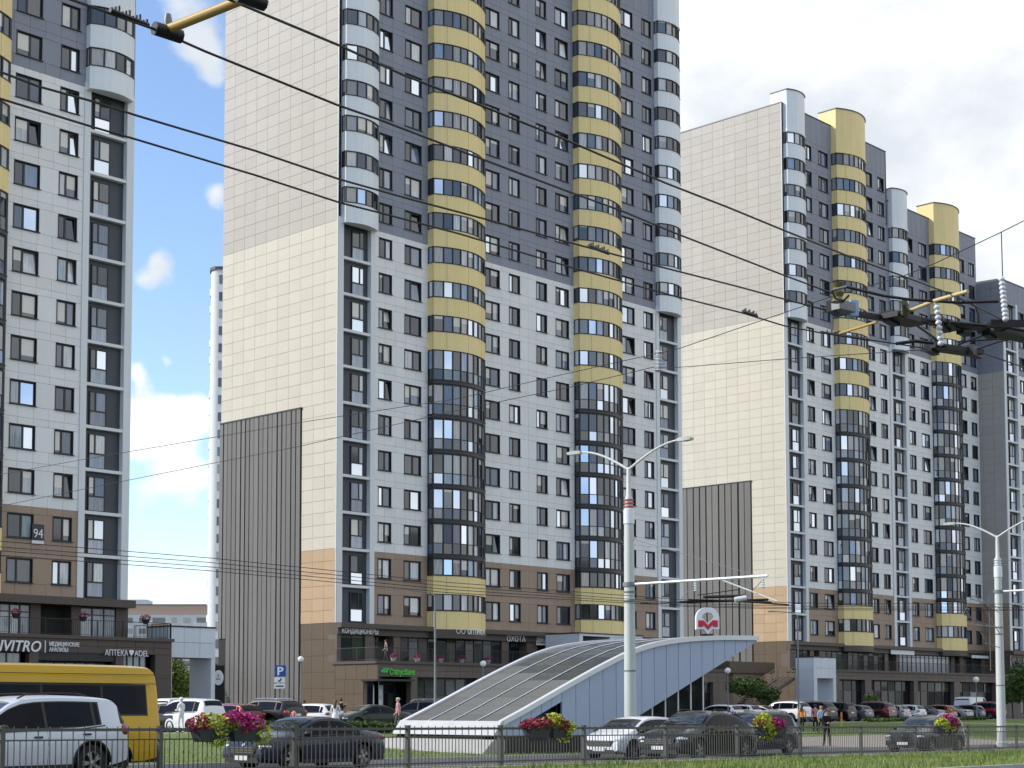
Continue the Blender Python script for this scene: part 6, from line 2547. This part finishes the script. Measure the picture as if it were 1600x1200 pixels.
def leaves(b, c, rad, n, size, rg, shell=.5, lobes=3):
    """leaf-sized faces through a lumpy crown; each leaf an island of its own"""
    for i in range(n):
        while True:
            p = Vector((rg.uniform(-1, 1), rg.uniform(-1, 1), rg.uniform(-1, 1)))
            l = p.length
            if l > 1 or l < 1e-3:
                continue
            if rg.random() < shell and l < .55:
                continue
            nz = mnoise.noise(Vector((p.x * 2.1 + c[0], p.y * 2.1 + c[1], p.z * 2.1 + c[2])))
            if nz < -.10 and rg.random() < .75:
                continue
            break
        q = Vector((c[0] + p.x * rad[0], c[1] + p.y * rad[1], c[2] + p.z * rad[2]))
        a = Vector((rg.uniform(-1, 1), rg.uniform(-1, 1), rg.uniform(-.6, .6))).normalized()
        d = Vector((rg.uniform(-1, 1), rg.uniform(-1, 1), rg.uniform(-1, 1)))
        w = a.cross(d).normalized()
        s = size * rg.uniform(.6, 1.3)
        b.add([q - a * s, q + w * s * .55, q + a * s, q - w * s * .55], [(0, 1, 2, 3)])


def tree(label, base, H, crown, n, size, seed, m=L_TREE, name='tree', group=None):
    rg = random.Random(seed)
    r = thing(name, label, 'tree', base, rg.uniform(0, 6), group)
    tk = MB()
    zc = H - crown[2]
    tk.tube([(0, 0, -.1), (.05, .02, zc * .5), (.0, .08, zc), (.05, .0, H - .4)], [.13 * H / 5, .10 * H / 5, .07 * H / 5, .02], 8)
    for k in range(7):
        a = rg.uniform(0, 6.28)
        z0 = zc * rg.uniform(.6, 1.1)
        rr = crown[0] * rg.uniform(.5, .85)
        tk.tube([(0, .05, z0), (math.cos(a) * rr * .5, math.sin(a) * rr * .5, z0 + .5 * crown[2] * .6), (math.cos(a) * rr, math.sin(a) * rr, z0 + crown[2] * rg.uniform(.5, 1.1))], [.05 * H / 5, .03 * H / 5, .012], 6)
    tk.build('trunk', M_BARK, r, 60)
    b = MB()
    for k in range(6):
        a = rg.uniform(0, 6.28)
        rr = rg.uniform(.15, .55)
        c = (math.cos(a) * crown[0] * rr, math.sin(a) * crown[1] * rr, zc + crown[2] * rg.uniform(-.35, .45))
        f = rg.uniform(.45, .75)
        leaves(b, c, (crown[0] * f, crown[1] * f, crown[2] * f), n // 6, size, rg)
    stuff(b.build('crown', m, r))
    return r


def tp_(px, dep):
    q = at_depth(px, 1120, dep)
    return (q.x, q.y, h(q.x, q.y))


tree('small green tree at the foot of the board screen beyond the metro', tp_(1163, 132), 3.9, (1.9, 1.9, 1.1), 2400, .13, 11)
tree('dark little tree beside the outdoor stair', tp_(1200, 140), 3.2, (1.5, 1.5, 1.0), 1600, .13, 12)
tree('leafy tree behind the farther lamp pole', tp_(1583, 172), 4.4, (1.7, 1.7, 1.8), 2400, .17, 13)
tree('big dark tree at the frame edge under the last tower', tp_(1607, 158), 5.6, (2.4, 2.4, 2.3), 3800, .18, 14)
tree('sunlit green tree seen through the white gateway', (78.5, 112.5, -1.4), 5.6, (2.6, 2.6, 2.4), 3600, .16, 15, leaf_mat('sunny_leaf', [(0, (.07, .11, .02)), (1, (.20, .26, .05))]))
tree('second green tree seen through the white gateway', (81.5, 118.0, -1.4), 6.4, (2.8, 2.8, 2.6), 3600, .16, 16, MATS['sunny_leaf'])
tree('round yellowish shrub tree before the far shop glass', tp_(1363, 158), 2.7, (.9, .9, .9), 700, .12, 17, MATS['sunny_leaf'])


def hedge(label, s0, s1, t0, t1, hh, n, seed):
    rg = random.Random(seed)
    p = RP(s0, t0)
    r = thing('hedge', label, 'hedge', p)
    b = MB()
    for i in range(n):
        s, t = rg.uniform(s0, s1), rg.uniform(t0, t1)
        top = hh * (.75 + .35 * mnoise.noise(Vector((s * .6, t * .6, seed))))
        q = RP(s, t) - p
        q.z += top * (rg.random() ** .5)
        a = Vector((rg.uniform(-1, 1), rg.uniform(-1, 1), rg.uniform(-.4, .8))).normalized()
        w = a.cross(Vector((rg.uniform(-1, 1), rg.uniform(-1, 1), rg.uniform(-1, 1)))).normalized()
        z = rg.uniform(.05, .12)
        b.add([q - a * z, q + w * z * .55, q + a * z, q - w * z * .55], [(0, 1, 2, 3)])
    stuff(b.build('foliage', L_TREE, r))
    st_ = MB()
    for i in range(40):
        q = RP(rg.uniform(s0, s1), (t0 + t1) / 2) - p
        st_.tube([q, q + Vector((rg.uniform(-.1, .1), rg.uniform(-.1, .1), hh * .8))], .015, 4)
    stuff(st_.build('stems', M_BARK, r))
    return r


def s_at(px, t):
    q = lane_point(px, t)
    return st(q.x, q.y)[0]


hedge('low green hedge between the lawn and the cars before the bank', s_at(500, 28), s_at(612, 28), 27.2, 28.6, .75, 5200, 21)
hedge('low hedge behind the big flower box', s_at(372, 30), s_at(440, 30), 29.2, 30.4, .7, 2600, 22)
hedge('low clipped planting before the stepped tower cars', s_at(1335, 33), s_at(1520, 33), 31.4, 32.4, .45, 4200, 23)

# flower boxes hung on the fence rail
M_POT = mat('dark_planter', (.03, .034, .045), .6)


def flower_box(px, width, plan, label, seed):
    rg = random.Random(seed)
    s = fence_point(px)
    p = RP(s, -.02, .12 + FH - .22)
    r = thing('flower_box', label, 'planter', p, PHI, 'flower boxes hung on the fence')
    n = max(1, int(width / .75))
    for i in range(n):
        x = -width / 2 + width * (i + .5) / n
        w = width / n * .46
        MB().add([(x - w * .8, -.13, -.05), (x + w * .8, -.13, -.05), (x + w * .8, .13, -.05), (x - w * .8, .13, -.05), (x - w, -.18, .26), (x + w, -.18, .26), (x + w, .18, .26), (x - w, .18, .26)],
                 [(3, 2, 1, 0), (4, 5, 6, 7), (0, 1, 5, 4), (1, 2, 6, 5), (2, 3, 7, 6), (3, 0, 4, 7)]).build('planter', M_POT, r)
        MB().tube([(x, .1, .1), (x, .0, -.1)], .012, 4).build('hook', M_FRAME, r)
    for (fx, w, hh, z, m, nn, sz) in plan:
        b = MB()
        leaves(b, (fx * width, 0, .30 + z), (w, .30, hh), nn, sz, rg, .4)
        stuff(b.build('blossom' if m in (L_MAG, L_WINE) else 'leaves', m, r))
    return r


flower_box(354, 2.0, [(-.42, .28, .20, .05, L_WINE, 260, .05), (-.22, .48, .28, .02, L_LIME, 430, .055), (.02, .34, .14, .0, L_GRN, 260, .05), (.12, .48, .24, .12, L_MAG, 420, .05), (.36, .38, .26, .04, L_MAG, 330, .05),
                       (.50, .32, .28, -.22, L_LIME, 240, .05), (-.18, .30, .22, -.26, L_LIME, 160, .05), (.22, .3, .14, -.08, L_WINE, 160, .05)], 'large flower box with lime leaves and magenta petunias above the navy sedan', 31)
flower_box(855, 2.0, [(-.36, .42, .18, .02, L_WINE, 420, .055), (-.10, .40, .20, .05, L_WINE, 380, .055), (.12, .34, .24, .12, L_LIME, 340, .06), (.24, .46, .22, .02, L_WINE, 420, .055), (.42, .34, .22, -.06, L_LIME, 300, .06),
                      (.38, .2, .24, -.3, L_LIME, 120, .05), (.0, .7, .10, -.02, L_GRN, 240, .05)], 'wide flower box with wine red and lime leaves before the metro wall', 32)
flower_box(1203, 1.75, [(-.26, .44, .38, .04, L_LIME, 640, .065), (-.12, .36, .30, -.22, L_LIME, 320, .06), (.22, .42, .22, .05, L_MAG, 480, .055), (.08, .3, .2, -.05, L_WINE, 240, .055), (-.4, .2, .15, .1, L_WINE, 100, .05)],
           'flower box with big lime leaves and a few magenta petals before the dark blue car', 33)
flower_box(1478, 1.75, [(-.22, .46, .30, .0, L_LIME, 600, .06), (.10, .5, .26, .18, L_MAG, 520, .055), (.34, .38, .24, .04, L_WINE, 360, .055), (.1, .4, .2, -.12, L_LIME, 260, .05)],
           'flower box with yellow green leaves and magenta petals on the charcoal car', 34)
# pots with flowers on the terraces
for (px, py, Y, z, col, lab) in ((22, 978, 92.1, 4.55, L_WINE, 'flower bowl on the near terrace rail, frame edge'), (127, 979, 92.1, 4.55, L_WINE, 'flower bowl on the near terrace rail before the pale window'),
                                 (225, 981, 92.3, 4.55, L_WINE, 'flower bowl on the near terrace rail beside the gateway'),
                                 (615, 1020, 93.6, 3.5, L_MAG, 'flower pot on the shop terrace near the walking person'), (652, 1021, 93.6, 3.5, L_MAG, 'flower pot on the shop terrace left of the thin lamp post'),
                                 (688, 1023, 93.6, 3.5, L_MAG, 'flower pot on the shop terrace beside the thin lamp post'), (722, 1025, 93.6, 3.5, L_MAG, 'flower pot on the shop terrace under the spectacles sign'),
                                 (762, 1028, 93.6, 3.5, L_MAG, 'flower pot on the shop terrace close to the metro roof')):
    q = on_y(px, py, Y)
    near = z > 4
    zb = z + .95 if near else z
    r = thing('flower_pot', lab, 'flower pot', (q.x, Y - (.2 if near else 0), zb), 0, 'flower pots on the terraces')
    MB().lathe([(.16, 0), (.28, .28), (.30, .30)], 12).build('pot', M_POT if near else M_SIGNW, r, 40)
    if near:
        MB().tube([(0, 0, .05), (0, .22, .02)], .015, 4).build('bracket', M_FRAME, r)
    b = MB()
    leaves(b, (0, 0, .42), (.45, .3, .22), 180, .06, random.Random(px))
    stuff(b.build('blossom', col, r))

# ------------------------------------------------------------------ houses far behind
M_FARW = mat('far_white_panel', (.62, .64, .65), .7, var=.06, scale=.3)
M_FARP = mat('far_peach_panel', (.52, .36, .27), .7, var=.06, scale=.3)
M_FARG = mat('far_green_panel', (.30, .42, .40), .7)
M_FARWIN = glass_mat('far_glass', [(0, (.04, .05, .06)), (.5, (.10, .12, .14)), (.8, (.25, .27, .28))])
p = at_depth(319, 1100, 270)
r = thing('far_tower', 'slim white tower with rounded corner showing behind the middle tower', 'building', (p.x, p.y, -1.4), math.atan2(RT.y, RT.x))
HT = 75.6
corner = [(1.8 * math.cos(a), 2.2 + 2.2 * -math.cos(a - math.pi / 2)) for a in [0]]
out = [(0.0, 8)] + [(1.6 - 1.6 * math.cos(a), 2.6 - 2.6 * math.sin(a)) for a in [math.pi / 2 * k / 6 for k in range(7)]] + [(16, 0), (16, 8)]
MB().prism(out, 0, HT).build('wall', M_FARW, r, 30)
wm = MB().box(0, 1.3, -.06, .25, 0, 1.5).mesh('window', M_FARWIN)
wm2 = MB().box(-.06, .25, 0, 1.4, 0, 1.5).mesh('window', M_FARWIN)
bm_ = MB().prism([(-.35, 5.2)] + [(-.35 + .0, 3.2), (0.2, 1.6), (1.1, .3), (1.6, .1), (1.6, .3), (.5, 1.8), (.05, 3.2), (.05, 5.2)], 0, 1.2).mesh('balcony', M_FARW)
for n in range(25):
    z = 1.2 + n * 2.96
    put('window', wm, r, (1.75, 0, z + .9))
    put('window', wm, r, (4.6, 0, z + .9))
    put('window', wm2, r, (0, 4.0, z + .9))
    if n % 3 == 1:
        o = MB().prism([(-.3, 3.6), (.3, 1.4), (.9, .5), (.95, .6), (.4, 1.5), (-.1, 3.6)], 0, 1.3).build('balcony', M_FARP, r, None, (0, 0, z - .4))
    else:
        put('balcony', bm_, r, (0, 0, z - .5))
MB().prism([(a * 1.02 - .2, b * 1.02 - .2) for a, b in out], HT, HT + .5).build('roof', M_COPE, r)
p = at_depth(188, 1100, 430)
q = at_depth(365, 1100, 430)
d = (q - p)
d.z = 0
r = thing('far_block', 'pinkish panel apartment block far behind the white gateway', 'building', (p.x, p.y, -1.4), math.atan2(d.y, d.x))
Lb = d.length
zr = (1102 - 945) / FPX * 430 + 1.4
MB().box(0, Lb, 0, 12, 0, zr - 2.4).build('wall', M_FARW, r)
MB().box(-.1, Lb + .1, -.15, 12.1, zr - 2.4, zr).build('top_band', M_FARP, r)
MB().box(-.3, Lb + .3, -.3, 12.3, zr, zr + .25).build('roof', M_COPE, r)
MB().box(1.2, 6.5, 1, 9, zr + .25, zr + 1.6).build('roof_house', M_FARW, r)
for n in range(1, 9):
    z = zr - 2.4 - n * 2.9 + .6
    if z < 1:
        break
    x = 1.6
    k = 0
    while x < Lb - 2:
        w = (1.4, 1.9, 3.4)[k % 3]
        MB().box(x, x + w, -.08, .3, z, z + 1.35).build('window', M_FARWIN, r)
        if k % 3 == 2:
            MB().box(x - .2, x + w + .2, -.7, 0, z - 1.1, z - .1).build('balcony', M_FARW if k % 2 else M_FARP, r)
        x += w + 1.7
        k += 1
p = at_depth(1572, 1100, 330)
r = thing('far_tower', 'white tower top peeping over the last grey tower', 'building', (p.x, p.y, -1.4), R(8))
zt_ = (1102 - 428) / FPX * 330 + 1.4
MB().box(0, 20, 0, 14, 0, zt_).build('wall', M_FARW, r)
MB().box(-.2, 20.2, -.2, 14.2, zt_, zt_ + .4).build('roof', M_COPE, r)
for n in range(22):
    for k in range(5):
        put('window', wm, r, (1.5 + k * 3.6, 0, zt_ - 3.2 - n * 3.0))
# trees along the far side of the quarter, closing the gaps at ground level
for k, (px, dep) in enumerate(((205, 190), (250, 200), (310, 185), (345, 175))):
    tree(['rounded tree far behind the near tower', 'second rounded tree far behind the near podium', 'tree far behind the gateway opening', 'tree far behind the dark passage'][k], tp_(px, dep), 6.0, (3.2, 3.2, 2.6), 2200, .2, 40 + k, group='trees of the back yard')

# unseen tree belt, added behind the camera to darken reflections in glass and paint
b = MB()
rg = random.Random(77)
for i in range(16000):
    s = rg.uniform(-110, 190)
    hh = 7.5 + 3.0 * mnoise.noise(Vector((s * .11, 0, 7))) + 1.6 * mnoise.noise(Vector((s * .45, 0, 3)))
    p = RP(s, -60 + rg.uniform(-2.2, 2.2))
    p.z += hh * rg.random() ** .8
    a = Vector((rg.uniform(-1, 1), rg.uniform(-1, 1), rg.uniform(-.6, .6))).normalized()
    w = a.cross(Vector((rg.uniform(-1, 1), rg.uniform(-1, 1), rg.uniform(-1, 1)))).normalized()
    z = rg.uniform(.35, .75)
    b.add([p - a * z, p + w * z * .6, p + a * z, p - w * z * .6], [(0, 1, 2, 3)])
tag(b.build('unseen_tree_belt', L_TREE), 'unseen belt of trees added behind the camera to darken reflections', 'trees', kind='stuff')
